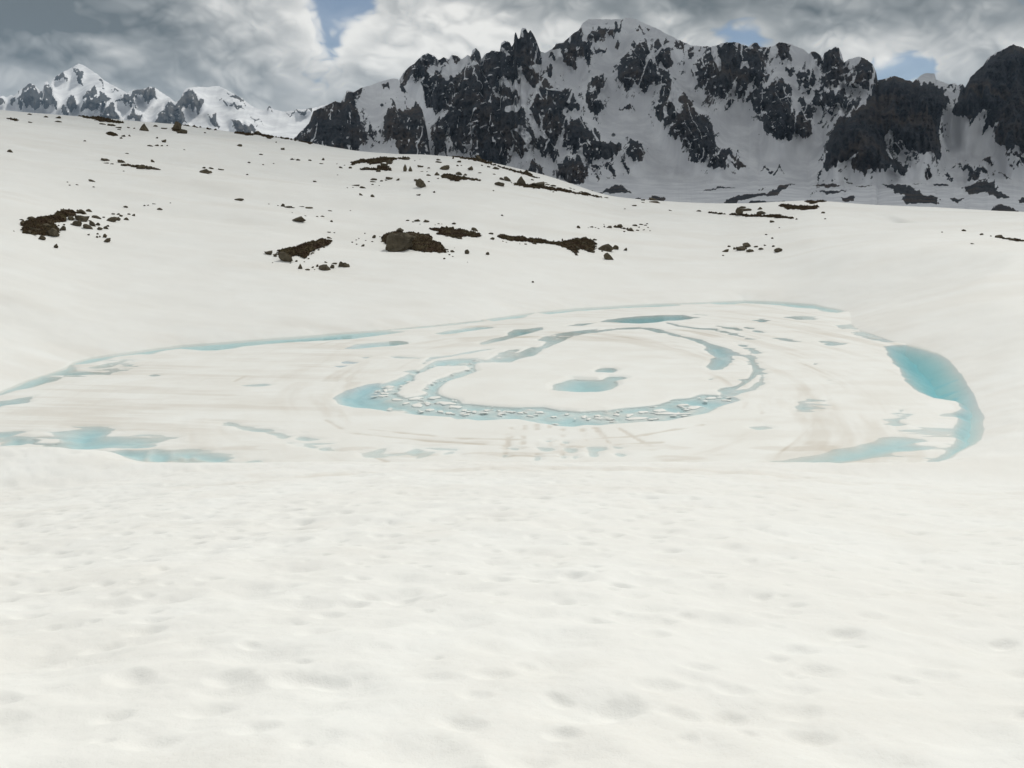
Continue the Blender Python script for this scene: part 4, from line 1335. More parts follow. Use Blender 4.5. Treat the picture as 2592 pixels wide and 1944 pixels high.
rock_M += [T('Z4', p) for p in [
    [(0, 600), (40, 560), (80, 570), (100, 700), (170, 800), (165, 950), (100, 985), (0, 940)], [(175, 810), (230, 800), (300, 850), (300, 950), (240, 965), (175, 930)],
    [(60, 290), (140, 300), (130, 340), (90, 350), (50, 330)], [(100, 460), (150, 450), (170, 500), (130, 520)], [(180, 500), (280, 460), (320, 540), (270, 640), (200, 600)], [(100, 590), (140, 590), (140, 660), (105, 650)],
    [(180, 700), (260, 690), (300, 760), (300, 830), (220, 780)], [(288, 350), (340, 365), (362, 420), (350, 470), (300, 420)],
    [(365, 500), (378, 360), (450, 315), (480, 325), (515, 440), (560, 520), (600, 630), (540, 600), (470, 560), (440, 500), (490, 600), (400, 620), (350, 580)],
    [(290, 690), (320, 600), (390, 630), (430, 680), (450, 740), (430, 790), (380, 770)], [(420, 650), (520, 640), (550, 690), (620, 690), (600, 740), (520, 760), (450, 720)],
    [(590, 480), (640, 390), (690, 410), (740, 490), (752, 580), (690, 640), (640, 640), (590, 580), (610, 530)],
    [(850, 950), (920, 1020), (930, 1080), (870, 1080)], [(1165, 570), (1240, 590), (1310, 590), (1290, 620), (1230, 600)],
    [(860, 1290), (940, 1290), (1030, 1330), (1070, 1360), (1170, 1380), (1160, 1430), (1080, 1420), (950, 1430), (920, 1400), (960, 1370), (880, 1350), (780, 1290)],
    [(1250, 1140), (1390, 1150), (1460, 1220), (1440, 1260), (1370, 1250), (1390, 1190)], [(1080, 1240), (1090, 1170), (1110, 1160), (1130, 1220), (1110, 1270)], [(1220, 1200), (1260, 1200), (1290, 1250), (1260, 1270)],
    [(1350, 1310), (1450, 1280), (1560, 1270), (1590, 1340), (1680, 1380), (1600, 1390), (1500, 1350), (1400, 1360)], [(1240, 1390), (1360, 1385), (1300, 1420)],
    [(480, 1380), (580, 1370), (580, 1410), (500, 1405)], [(280, 1300), (450, 1285), (500, 1300), (400, 1315)], [(0, 1200), (60, 1180), (100, 1200), (40, 1202)], [(340, 1340), (550, 1328), (400, 1362)], [(1130, 1285), (1240, 1285), (1240, 1300), (1150, 1300)],
    [(580, 1305), (740, 1295), (640, 1308)], [(960, 1288), (1120, 1285), (1000, 1292)], [(490, 1270), (590, 1285), (540, 1288)], [(1480, 1120), (1540, 1100), (1570, 1140), (1520, 1160)],
    [(1670, 1130), (1730, 1115), (1760, 1150), (1700, 1165)], [(1580, 1200), (1700, 1240), (1640, 1235)], [(1420, 1160), (1500, 1200), (1540, 1260), (1480, 1230)]]]
# the blunt tower and the right-hand crag stand well out from the wall
rock_T = [T('Z4', p) for p in [
    [(300, 1400), (372, 1150), (390, 1030), (430, 920), (490, 820), (560, 800), (620, 730), (680, 690), (740, 600), (800, 548), (860, 528), (940, 550), (1000, 565), (1100, 580), (1160, 590), (1200, 630), (1250, 670), (1260, 730), (1205, 790),
     (1180, 900), (1190, 1010), (1205, 1080), (1190, 1110), (1080, 1050), (1040, 1070), (980, 1050), (930, 1010), (880, 980), (830, 910), (800, 930), (830, 1080), (870, 1120), (960, 1180), (960, 1240), (900, 1230), (840, 1150), (800, 1190),
     (750, 1180), (650, 1210), (580, 1180), (570, 1130), (620, 1030), (560, 1100), (490, 1150), (400, 1180), (340, 1200)]]]
rock_R = [T('Z4', p) for p in [
    [(1270, 770), (1310, 680), (1400, 530), (1500, 440), (1580, 360), (1700, 300), (1775, 330), (1900, 290), (2800, 190), (2800, 1000), (1900, 1040), (1775, 1060), (1720, 1020), (1660, 1040), (1570, 1020), (1570, 930), (1600, 850), (1480, 930),
     (1500, 860), (1540, 770), (1470, 790), (1380, 850), (1370, 810), (1310, 810)],
    [(1690, 1060), (1775, 1090), (1850, 1140), (1760, 1130)], [(1480, 1120), (1540, 1100), (1570, 1140), (1520, 1160)], [(1530, 1475), (1600, 1430), (1660, 1440), (1775, 1490), (1650, 1490)], [(1720, 1400), (1790, 1380), (1800, 1420), (1730, 1425)]]]
face('mountain', sky_M, rock_M + rock_T + rock_R, 640, ypl([40, 470, 520, 560, 640], [2500, 1750, 1150, 720, 380]), M_MOUNT, (860, 2960), 1.85, 400, 1.0, 0.5,
     'dark rock massif streaked with snow gullies and topped by needles', 2.2, proud=rock_T + rock_R)

# --- buttress at the left foot of the massif
sky_F = T('Z2', [(-60, 1000), (60, 900), (110, 860), (150, 820), (200, 770), (230, 690), (300, 660), (365, 630), (400, 640), (440, 560), (480, 575), (530, 545), (570, 535), (640, 510), (720, 488), (750, 490), (790, 540), (830, 600),
                 (880, 640), (910, 690), (930, 780), (945, 870), (960, 1000), (970, 1100)])
rock_F = [T('Z2', p) for p in [
    [(-60, 1100), (60, 890), (110, 850), (150, 810), (200, 760), (230, 680), (300, 650), (365, 620), (420, 630), (445, 560), (530, 535), (520, 590), (490, 640), (520, 700), (530, 780), (570, 860), (560, 890), (530, 895), (520, 960), (470, 1000),
     (380, 1000), (250, 1000)],
    [(565, 800), (585, 765), (610, 820), (600, 855), (575, 850)],
    [(660, 830), (670, 730), (700, 680), (760, 680), (830, 700), (880, 640), (915, 690), (935, 780), (950, 850), (970, 1100), (780, 1000), (735, 910), (745, 870), (720, 880), (680, 860)],
    [(640, 512), (700, 505), (700, 560), (680, 540)], [(700, 600), (730, 640), (760, 680), (720, 670)], [(740, 480), (790, 530), (830, 600), (790, 580)], [(640, 640), (670, 650), (660, 670)]]]
face('mountain_buttress', sky_F, rock_F, 450, ypl([195, 400, 450], [1900, 1560, 1350]), M_MOUNT, (676, 1094), 1.7, 500, 0.8, 0.5,
     'dark cliff at the left foot of the massif split by a snow bowl', 1.8)

# ------------------------------------------------------------------ cloud bank whose shadow lies on the massif
def cloud_bank():
    m, t, b = material('cloud')
    b.inputs['Base Color'].default_value = (0.85, 0.85, 0.86, 1)
    b.inputs['Roughness'].default_value = 1.0
    b.inputs['Specular IOR Level'].default_value = 0.0
    nx, ny = 90, 80
    u, v = np.meshgrid(np.linspace(-1, 1, nx), np.linspace(-1, 1, ny))
    rim = np.sqrt(np.clip(1 - np.maximum(np.abs(u), np.abs(v)) ** 6, 0, 1))
    x = 950 + u * 1750 + 120 * fbm(u * 4, v * 4, 800, 3)
    y = 2800 + v * 1500 + 120 * fbm(u * 4 + 9, v * 4, 804, 3)
    up = 1500 + rim * (160 + 140 * fbm(u * 6, v * 6, 808, 5))
    dn = 1500 - rim * (90 + 70 * fbm(u * 7 + 3, v * 7, 812, 5))
    A = np.stack([x, y, up], -1).reshape(-1, 3)
    B = np.stack([x, y, dn], -1).reshape(-1, 3)
    q1 = grid_quads(ny, nx)
    q2 = grid_quads(ny, nx)[:, ::-1] + nx * ny
    return link('cloud', make_mesh('cloud', np.concatenate([A, B]), np.concatenate([q1, q2])), m, kind='structure', label='grey cloud bank above the massif')


cloud_bank()

# ------------------------------------------------------------------ heath patches
def patch(z, pts, rise, label, group, seed, heather=500):
    poly = T(z, pts)
    lo, hi = poly.min(0), poly.max(0)
    stp = 1.6
    gx, gy = np.meshgrid(np.arange(lo[0] - 4, hi[0] + 4, stp), np.arange(lo[1] - 4, hi[1] + 4, stp))
    sd = poly_sdf(gx, gy, poly) + 3.2 * fbm(gx / 8, gy / 3.0, seed, 4, 0.65) + 1.0
    W = cast(gx, gy).reshape(gx.shape + (3,))
    dist = np.hypot(W[..., 0], W[..., 1])
    m_px = dist / F_PX                                   # metres per photo pixel, across
    rise = 0.30 * rise
    up = rise * sstep(1.0, -9.0, sd) + 0.10 * fbm(W[..., 0] / 0.9, W[..., 1] / 1.6, seed + 3, 4, 0.6)
    zz = W[..., 2] + np.where(sd < 0.0, 0.05 + np.maximum(up, -0.03), -0.12)
    ok = sd < 1.2
    keepc = ok[:-1, :-1] & ok[1:, 1:] & ok[:-1, 1:] & ok[1:, :-1]
    q = grid_quads(*gx.shape, keepc)
    if not len(q):
        return None
    v, q, _ = compact(np.stack([W[..., 0], W[..., 1], zz], -1).reshape(-1, 3), q, {})
    o = link('heath_patch', make_mesh('heath_patch', v, q[:, ::-1]), M_HEATH, label=label, category='heath patch', group=group)
    # twiggy clumps and stone chips that make the surface and its rim rough
    rg = np.random.default_rng(seed)
    inside = np.argwhere(sd < 0.3)
    k = min(heather, len(inside) * 2)
    pick = inside[rg.integers(0, len(inside), k)]
    c = np.stack([W[pick[:, 0], pick[:, 1], 0], W[pick[:, 0], pick[:, 1], 1], zz[pick[:, 0], pick[:, 1]]], -1)
    c[:, 0] += rg.normal(0, 0.06, k)
    px_m = m_px[pick[:, 0], pick[:, 1]]
    sz = px_m * rg.uniform(1.0, 3.2, k) * rg.uniform(0.6, 1.2, k)
    base = np.array([(-1, -0.6, -0.5), (1, -0.7, -0.5), (0.2, 1, -0.5), (0, 0, 1.0), (-0.5, 0.5, 0.5), (0.6, 0.3, 0.4)])
    tri = np.array([(0, 1, 3), (1, 2, 5), (1, 5, 3), (2, 4, 3), (2, 3, 5), (2, 0, 4), (0, 3, 4)])
    a = rg.uniform(0, 6.28, k)
    sx, sy, szz = sz * rg.uniform(0.8, 1.5, k), sz * rg.uniform(0.7, 1.2, k), sz * rg.uniform(0.5, 1.2, k)
    bx = base[None] * np.stack([sx, sy, szz], -1)[:, None]
    vx = bx[..., 0] * np.cos(a)[:, None] - bx[..., 1] * np.sin(a)[:, None]
    vy = bx[..., 0] * np.sin(a)[:, None] + bx[..., 1] * np.cos(a)[:, None]
    vv = np.stack([vx, vy, bx[..., 2]], -1) + c[:, None]
    tt = tri[None] + (np.arange(k) * 6)[:, None, None]
    link('heather', make_mesh('heather', vv.reshape(-1, 3), None, None, False, tt.reshape(-1, 3)), M_HEATH, o, kind='stuff')
    return o


PATCHES = [
    ('R1', [(135, 880), (160, 860), (215, 850), (290, 830), (370, 820), (400, 800), (440, 775), (490, 778), (520, 790), (560, 785), (600, 800), (590, 812), (540, 808), (515, 825), (470, 830), (465, 865), (420, 870), (380, 875), (420, 915),
            (410, 945), (370, 965), (300, 960), (230, 955), (165, 945), (150, 915), (170, 900), (140, 895)], 0.5, 'large dark brown heath patch low on the slope at the far left', None, 1400),
    ('R2', [(350, 985), (365, 965), (420, 955), (500, 935), (600, 900), (680, 885), (740, 868), (770, 880), (820, 885), (815, 910), (780, 930), (740, 940), (680, 965), (640, 985), (620, 1015), (580, 1045), (545, 1030), (510, 1015), (480, 1020),
            (440, 1060), (390, 1060), (365, 1030)], 0.7, 'wedge-shaped brown heath patch pointing up to the right, left of the great boulder', None, 1200),
    ('R2', [(1240, 885), (1260, 840), (1310, 818), (1370, 808), (1450, 818), (1520, 812), (1560, 828), (1600, 838), (1640, 832), (1690, 860), (1690, 890), (1750, 910), (1790, 950), (1815, 990), (1780, 995), (1700, 985), (1640, 985), (1560, 980),
            (1440, 950), (1300, 930)], 0.9, 'dark reddish heath patch spreading right from the great boulder', None, 1500),
    ('R3', [(295, 785), (330, 770), (400, 768), (480, 772), (540, 785), (620, 795), (690, 805), (740, 835), (780, 845), (700, 858), (600, 850), (560, 870), (510, 862), (450, 850), (400, 835), (360, 830), (380, 815), (330, 798)], 0.35,
     'long low heath strip just above and right of the great boulder', None, 900),
    ('R3', [(870, 850), (920, 835), (1000, 850), (1070, 845), (1140, 860), (1230, 865), (1300, 885), (1400, 895), (1470, 885), (1540, 870), (1600, 860), (1660, 860), (1720, 885), (1730, 960), (1690, 990), (1640, 975), (1600, 960), (1570, 965),
            (1580, 1000), (1550, 1005), (1520, 975), (1440, 940), (1370, 915), (1250, 910), (1200, 912), (1130, 895), (1050, 890), (980, 885), (920, 868)], 0.45, 'long stony heath band widening into rubble at its right end', None, 1600),
    ('R2', [(980, 210), (1050, 190), (1100, 180), (1200, 170), (1260, 160), (1330, 165), (1400, 168), (1435, 160), (1490, 170), (1490, 190), (1400, 185), (1340, 190), (1330, 225), (1290, 215), (1200, 222), (1160, 232), (1100, 215), (1030, 222),
            (990, 235)], 0.5, 'brown heath patch just below the middle of the crest', None, 900),
    ('R2', [(1045, 265), (1110, 252), (1200, 262), (1215, 240), (1280, 238), (1330, 260), (1330, 285), (1270, 282), (1210, 285), (1120, 275), (1070, 280)], 0.5, 'small heath patch with a hump below the middle crest patch', None, 500),
    ('R2', [(1760, 320), (1800, 308), (1850, 312), (1900, 330), (1950, 328), (2000, 340), (2060, 345), (2120, 362), (2090, 370), (2000, 362), (1950, 360), (1900, 375), (1840, 365), (1800, 350), (1760, 345)], 0.5,
     'knobbly heath strip right of the round boulder under the crest', None, 600),
    ('R3', [(480, 152), (520, 150), (600, 165), (690, 162), (740, 170), (780, 195), (900, 235), (1000, 270), (1090, 290), (1130, 290), (1160, 300), (1200, 330), (1260, 347), (1200, 347), (1100, 312), (990, 282), (900, 253), (780, 218),
            (700, 202), (620, 182), (540, 177)], 0.6, 'thin dark heath strip running along the descending crest line', None, 900),
    ('R3', [(985, 382), (1020, 390), (1060, 385), (1140, 398), (1180, 392), (1275, 405), (1350, 420), (1450, 440), (1560, 465), (1650, 470), (1800, 518), (1700, 503), (1580, 486), (1450, 464), (1350, 450), (1230, 437), (1130, 427), (1050, 412)], 0.5,
     'tapering heath strip trailing right from the pair of crest boulders', None, 900),
    ('R4', [(380, 183), (440, 195), (520, 203), (590, 203), (640, 208), (750, 212), (800, 209), (880, 221), (955, 235), (880, 233), (760, 226), (640, 222), (560, 214), (460, 205)], 0.35, 'thin heath line with one upright stone on the right-hand slope', None, 600),
    ('R4', [(820, 155), (860, 148), (930, 155), (1000, 158), (1060, 155), (1040, 180), (960, 185), (870, 180)], 0.35, 'brown heath patch just below the right crest', None, 500),
    ('R4', [(975, 137), (1010, 128), (1080, 129), (1120, 135), (1060, 142), (1010, 152)], 0.35, 'reddish brown heath patch on the right crest line', None, 250),
    ('R1', [(545, 114), (580, 110), (620, 125), (660, 117), (720, 127), (780, 147), (860, 162), (880, 174), (830, 177), (780, 167), (700, 162), (640, 147), (600, 142), (560, 127)], 0.7, 'dark heath strip on the crest in front of the far peaks', None, 500),
    ('R1', [(1640, 242), (1660, 228), (1730, 234), (1760, 228), (1830, 238), (1880, 245), (1925, 262), (1900, 285), (1870, 280), (1850, 265), (1790, 252), (1740, 264), (1690, 252)], 0.7, 'heath patch on the crest left of the dark buttress', None, 500),
    ('R1', [(1260, 181), (1350, 190), (1460, 206), (1560, 224), (1560, 232), (1460, 216), (1350, 200), (1260, 190)], 0.45, 'very thin dark line of heath along the crest below the far peaks', None, 300),
    ('R1', [(1930, 264), (2000, 275), (2090, 293), (2212, 320), (2212, 326), (2090, 301), (2000, 283), (1930, 272)], 0.45, 'very thin dark line of heath along the crest below the buttress', None, 300),
    ('R1', [(820, 465), (880, 460), (930, 468), (1000, 470), (1045, 482), (1110, 490), (1165, 508), (1100, 498), (1040, 494), (930, 480), (870, 474)], 0.4, 'broken dark heath strip high on the left slope', None, 400),
    ('R2', [(445, 182), (500, 178), (560, 190), (520, 196), (460, 194)], 0.3, 'short dark heath streak below the crest above the left slope', None, 150),
    ('R3', [(1790, 765), (1880, 762), (1930, 752), (1960, 770), (2040, 780), (2030, 798), (1960, 785), (1890, 775), (1840, 774)], 0.3, 'flat stony heath patch alone on the middle slope right of the band', None, 350),
    ('R1', [(1195, 205), (1240, 195), (1300, 240), (1250, 243), (1215, 230)], 0.5, 'dark stony heath spot under the crest near the far peaks', None, 200),
    ('R4', [(2060, 336), (2100, 340), (2150, 349), (2212, 356), (2260, 366), (2150, 357), (2090, 348)], 0.3, 'thin dark heath streak at the right edge of the slope', None, 200),
    ('R1', [(40, 142), (90, 140), (155, 152), (110, 157), (60, 150)], 0.3, 'thin heath streak on the crest at the far left', None, 120),
    ('R1', [(738, 245), (760, 230), (800, 240), (832, 262), (790, 264), (750, 258)], 0.35, 'small dark heath patch below the crest at the left', None, 150),
]
for n, (z, pts, rise, lab_, grp, hn) in enumerate(PATCHES):
    o = patch(z, pts, rise, lab_, 'heath patches melted out of the snow', 2000 + 20 * n, hn)

# ------------------------------------------------------------------ rocks
def rock_mesh(name, seed, sub=3, cuts=9, rough=0.10, stretch=(1, 1, 1), lo=0.62, hi=0.95):
    rg = random.Random(seed)
    bm = bmesh.new()
    bmesh.ops.create_icosphere(bm, subdivisions=sub, radius=1.0)
    planes = []
    for _ in range(cuts):
        v = Vector((rg.gauss(0, 1), rg.gauss(0, 1), rg.gauss(0, 0.8))).normalized()
        planes.append((v, rg.uniform(lo, hi)))
    from mathutils import noise as mn
    off = Vector((seed * 3.1, seed * 1.7, seed * 0.9))
    for v in bm.verts:
        p = v.co.copy()
        for nrm, d in planes:
            k = p.dot(nrm)
            if k > d:
                p -= nrm * (k - d) * 0.92
        q = mn.fractal(v.co * 1.6 + off, 1.0, 2.0, 4)
        p *= 1 + rough * q
        v.co = Vector((p.x * stretch[0], p.y * stretch[1], p.z * stretch[2]))
    me = bpy.data.meshes.new(name)
    bm.to_mesh(me)
    bm.free()
    co = np.array([v.co for v in me.vertices])
    lo_, hi_ = co.min(0), co.max(0)
    co = (co - (lo_ + hi_) / 2) / ((hi_ - lo_) / 2)          # unit half extents
    me.vertices.foreach_set('co', co.astype(np.float32).ravel())
    me.materials.append(M_ROCK)
    return me


VARIANTS = [rock_mesh('stone', 11 + i, 2, 10 + i % 4, 0.20 + 0.03 * (i % 3), (1, 1, 1), 0.30, 0.80) for i in range(10)]
SPIRES = [rock_mesh('spire', 61 + i, 3, 10, 0.16) for i in range(2)]
for me_ in SPIRES:          # pointed blocks
    co = np.array([v.co for v in me_.vertices])
    k = (1 - co[:, 2]) * 0.5
    co[:, 0] *= 0.12 + 0.88 * k ** 0.8
    co[:, 1] *= 0.12 + 0.88 * k ** 0.8
    me_.vertices.foreach_set('co', co.astype(np.float32).ravel())


def stone(px, py, wpx, hpx, label, group=None, name='stone', mesh=None, turn=None, tilt=0.0, sink=0.28, cat='stone', deep=0.8, pos=None):
    """A rock whose base sits at photo pixel (px, py); width and height are photo pixels there."""
    p = cast([px], [py])[0] if pos is None else pos
    rg = random.Random(int(px * 31 + py * 17))
    mp = np.hypot(p[0], p[1]) / F_PX
    wd, ht = wpx * mp, hpx * mp
    me = mesh or VARIANTS[rg.randrange(len(VARIANTS))]
    o = bpy.data.objects.new(name, me)
    COL.objects.link(o)
    hz = ht / (2 * (1 - sink))
    dp = wd * 0.5 * deep
    o.scale = (wd * 0.5, dp, hz)
    o.rotation_euler = (rg.uniform(-0.12, 0.12), tilt + rg.uniform(-0.1, 0.1), (rg.choice((0, math.pi)) + rg.uniform(-0.35, 0.35)) if turn is None else turn)
    u = np.array([p[0], p[1]]) / np.hypot(p[0], p[1])
    x, y = p[0] + u[0] * dp * 0.6, p[1] + u[1] * dp * 0.6
    zg = float(grid_z(np.array([x]), np.array([y]))[0])
    zb = min(p[2], zg)
    o.location = (x, y, zb + hz * (1 - 2 * sink))
    o['label'] = label
    o['category'] = cat
    if group:
        o['group'] = group
    return o


def S(z, rocks, label, group):
    ox, oy, s = ZM[z]
    plain = sorted(r for r in rocks if len(r) == 4)
    rocks = [r for r in rocks if len(r) > 4]
    for k, r in enumerate(plain):
        kind, rest = label.split('|')
        stone(ox + r[0] * s, oy + r[1] * s, r[2] * s, r[3] * s, kind + ', ' + ordinal(k + 1) + ' from left ' + rest, group)
    for r in rocks:
        if len(r) > 4:
            stone(ox + r[0] * s, oy + r[1] * s, r[2] * s, r[3] * s, r[4], None, *(r[5:6] or ('boulder',)), **(r[6] if len(r) > 6 else {}))
        else:
            stone(ox + r[0] * s, oy + r[1] * s, r[2] * s, r[3] * s, label, group)


B_ = 'boulder'
S('R1', [(72, 375, 34, 18, 'lone grey stone near the left edge high on the slope', 'stone'), (592, 298, 18, 8), (1088, 195, 30, 12), (865, 265, 30, 12), (908, 263, 16, 12), (848, 280, 20, 12), (1100, 278, 16, 10), (1148, 305, 32, 20),
         (1050, 333, 40, 10), (1100, 331, 30, 10), (1130, 332, 20, 8), (1170, 330, 14, 6), (890, 385, 25, 6), (410, 137, 40, 14), (410, 163, 40, 9), (320, 131, 30, 11), (205, 112, 30, 9), (210, 168, 30, 8), (720, 180, 40, 10),
         (770, 190, 60, 14), (830, 205, 40, 10), (835, 218, 30, 7), (1672, 330, 40, 12), (1978, 355, 28, 14), (1825, 393, 28, 8), (2180, 300, 20, 8), (1435, 240, 16, 8), (1150, 212, 40, 10), (900, 205, 20, 8), (940, 210, 18, 7)],
  'small dark stone|on the snow below the left part of the crest', 'stones below the left crest')
S('R1', [(1010, 225, 80, 48, 'dark pointed boulder on the snow just below the left crest', B_, {'mesh': SPIRES[1]}),
         (1238, 222, 58, 58, 'dark upright boulder breaking the crest in front of the far peaks', B_), (1275, 243, 70, 26, 'low dark block beside the upright crest boulder', B_),
         (1800, 238, 50, 28, 'dark hump of rock on the crest left of the buttress', B_)], '', None)
S('R1', [(728, 435, 60, 18), (852, 448, 50, 20), (990, 492, 60, 28), (1040, 494, 50, 20), (1068, 445, 24, 18), (740, 452, 40, 6), (780, 458, 26, 6), (870, 470, 50, 14), (935, 478, 40, 16), (1085, 495, 40, 12)],
  'dark stone|along the broken heath strip high on the left slope', 'stones along the upper left strip')
S('R1', [(1437, 522, 95, 28, 'low grey boulder with a long sloping right side high on the left slope', B_), (1665, 710, 72, 14, 'flat dark slab lying alone on the middle left slope', 'stone')], '', None)
S('R1', [(1430, 488, 22, 12), (1480, 492, 35, 12), (1548, 500, 40, 10), (1730, 533, 16, 8), (1742, 450, 18, 8), (645, 580, 42, 14), (487, 607, 14, 6), (540, 605, 18, 6), (655, 620, 18, 6), (470, 585, 14, 5), (882, 762, 30, 12), (1120, 778, 38, 14),
         (1010, 751, 16, 8), (1035, 748, 16, 6), (1077, 738, 30, 5), (1193, 731, 10, 5), (1842, 463, 14, 6), (1915, 455, 12, 5), (865, 508, 14, 5), (1290, 358, 14, 5)],
  'small stone|scattered on the open snow of the left slope', 'stones scattered on the left slope')
S('R1', [(370, 962, 92, 52, 'broad grey boulder at the lower right corner of the large left heath patch', B_), (572, 805, 62, 28, 'grey slab on the upper right end of the large left heath patch', B_),
         (578, 858, 92, 42, 'dark angular block right of the large left heath patch', B_), (293, 988, 48, 30, 'grey stone under the bottom edge of the large left heath patch', 'stone'),
         (393, 1045, 30, 28, 'single grey stone lying below the large left heath patch', 'stone'), (747, 1005, 46, 28, 'lowest and roundest stone of the scatter right of the left heath patch', 'stone')], '', None)
S('R1', [(625, 792, 40, 18), (680, 838, 60, 20), (545, 890, 60, 38), (610, 912, 60, 32), (650, 892, 44, 34), (780, 860, 70, 32), (826, 852, 32, 24), (848, 825, 24, 14), (826, 812, 24, 10), (790, 810, 26, 9), (900, 812, 24, 10), (937, 820, 22, 14),
         (886, 850, 34, 18), (685, 885, 30, 18), (692, 918, 45, 20), (745, 912, 34, 20), (758, 895, 22, 12), (620, 955, 16, 10), (735, 972, 26, 26), (683, 950, 16, 10), (680, 972, 16, 12), (697, 970, 14, 12), (440, 922, 40, 30), (490, 850, 50, 30),
         (98, 928, 10, 5), (152, 850, 26, 8), (768, 980, 14, 6), (630, 858, 20, 8), (725, 832, 20, 8), (600, 905, 30, 20), (500, 880, 14, 8), (450, 885, 16, 9), (410, 890, 14, 8), (770, 845, 24, 14)],
  'grey stone|in the scatter right of the large left heath patch', 'stones beside the left heath patch')
S('R1', [(225, 850, 60, 24), (170, 885, 50, 24), (240, 935, 70, 34), (320, 905, 60, 30), (300, 855, 50, 20), (440, 800, 60, 26), (200, 945, 44, 22)],
  'bedded stone|in the large left heath patch', 'stones bedded in the left heath patch')
S('R2', [(535, 720, 118, 46, 'rounded grey boulder alone above the wedge-shaped heath patch', B_)], '', None)
S('R2', [(100, 212, 30, 10), (227, 230, 14, 6), (87, 316, 24, 8), (205, 143, 30, 10), (393, 100, 34, 16), (338, 38, 14, 10), (630, 195, 30, 12), (740, 190, 26, 20), (725, 222, 40, 8), (895, 258, 34, 14), (975, 260, 30, 16), (672, 377, 34, 12),
         (865, 318, 14, 5), (20, 70, 40, 12), (530, 190, 34, 12), (925, 235, 16, 6), (860, 222, 14, 5)],
  'small stone|on snow left of the middle crest heath patch', 'stones left of the middle crest patch')
S('R2', [(25, 538, 60, 14), (275, 568, 16, 6), (395, 588, 36, 24), (430, 597, 80, 14), (480, 600, 40, 8), (610, 604, 90, 12), (560, 590, 50, 5), (800, 628, 44, 8), (590, 670, 18, 6), (690, 676, 22, 8), (735, 675, 36, 10), (815, 720, 24, 16), (475, 643, 10, 5),
         (975, 625, 14, 5), (352, 582, 14, 7)], 'small stone|in the loose line above the rounded grey boulder', 'stones above the rounded grey boulder')
S('R2', [(1448, 286, 48, 64, 'sharp dark spire, taller of a pair below the middle crest', 'rock_spire', {'mesh': SPIRES[0], 'sink': 0.1}), (1492, 286, 42, 46, 'shorter dark spire at the right of the pair below the crest', 'rock_spire', {'mesh': SPIRES[1], 'sink': 0.1}),
         (1590, 427, 98, 78, 'big round boulder with an overhanging cap in the middle of the upper slope', B_, {'sink': 0.12, 'deep': 1.0}), (1548, 372, 50, 20, 'flat cap stone jutting left from the big round boulder', 'stone', {'sink': 0.1}),
         (1580, 250, 55, 20, 'wedge-shaped stone right of the pair of spires', 'stone'), (1785, 270, 92, 38, 'broad grey boulder under the right part of the middle crest', B_), (2012, 275, 56, 34, 'squarish grey boulder between crest strip and knobbly heath strip', B_),
         (1722, 320, 66, 30, 'pointed wedge boulder at the left end of the knobbly heath strip', B_, {'mesh': SPIRES[1]}), (1915, 317, 62, 28, 'peaked stone behind the knobbly heath strip', 'stone')], '', None)
S('R2', [(1650, 260, 28, 10), (1735, 190, 40, 14), (1735, 210, 64, 14), (1910, 208, 40, 16), (1900, 240, 22, 12), (1933, 238, 14, 8), (1650, 324, 40, 14), (1968, 322, 32, 18), (1650, 376, 24, 8), (1563, 493, 40, 14), (1698, 470, 26, 16), (1590, 288, 30, 5),
         (1635, 290, 18, 5), (2085, 300, 40, 8), (1530, 195, 14, 5), (1575, 182, 10, 4), (1730, 350, 24, 8), (2110, 235, 20, 8)], 'small stone|between the crest and the big round boulder', 'stones under the middle crest')
S('R2', [(1175, 360, 60, 16), (1170, 378, 50, 10), (1168, 402, 26, 10), (1312, 355, 60, 22), (1245, 372, 26, 12), (1385, 364, 34, 18), (1285, 366, 20, 8), (1030, 410, 70, 10), (1082, 430, 54, 18), (950, 429, 14, 6), (998, 426, 16, 6), (1068, 492, 32, 18),
         (1167, 507, 36, 22), (1225, 408, 16, 5)], 'small dark stone|on the slope left of the big round boulder', 'stones left of the round boulder')
S('R2', [(1270, 245, 70, 36), (1215, 290, 44, 24), (1310, 270, 40, 24), (1310, 222, 50, 34), (1110, 205, 50, 22), (1460, 186, 50, 20), (1110, 272, 60, 20)], 'bedded stone|in the heath just below the middle crest', 'stones in the middle crest heath')
S('R2', [(270, 1002, 74, 34, 'flat oval stone at the left tip of the wedge-shaped heath patch', 'stone'), (328, 1020, 34, 30, 'rounded stone between flat oval stone and wedge-shaped heath patch', 'stone'),
         (425, 1064, 118, 84, 'pale grey boulder forming the lower left foot of the wedge-shaped heath patch', B_, {'sink': 0.15}),
         (545, 1126, 54, 44, 'stone with an upright point below the wedge-shaped heath patch', 'stone', {'mesh': SPIRES[1]}), (755, 1137, 104, 48, 'wide dark boulder, largest of the row below the wedge-shaped patch', B_),
         (930, 1110, 84, 38, 'long grey slab at the right end of the row below the wedge patch', B_)], '', None)
S('R2', [(607, 1137, 44, 12), (650, 1117, 24, 14), (690, 1107, 24, 20), (820, 1120, 42, 32), (765, 1072, 26, 12), (840, 1083, 54, 12), (893, 1108, 50, 46), (668, 1133, 14, 6), (510, 1064, 24, 14), (580, 1067, 14, 8), (615, 1042, 20, 10), (460, 1078, 14, 6),
         (305, 1074, 12, 6), (655, 992, 26, 12), (700, 965, 24, 10), (750, 945, 24, 8)], 'small stone|below the wedge-shaped heath patch', 'stones below the wedge patch')
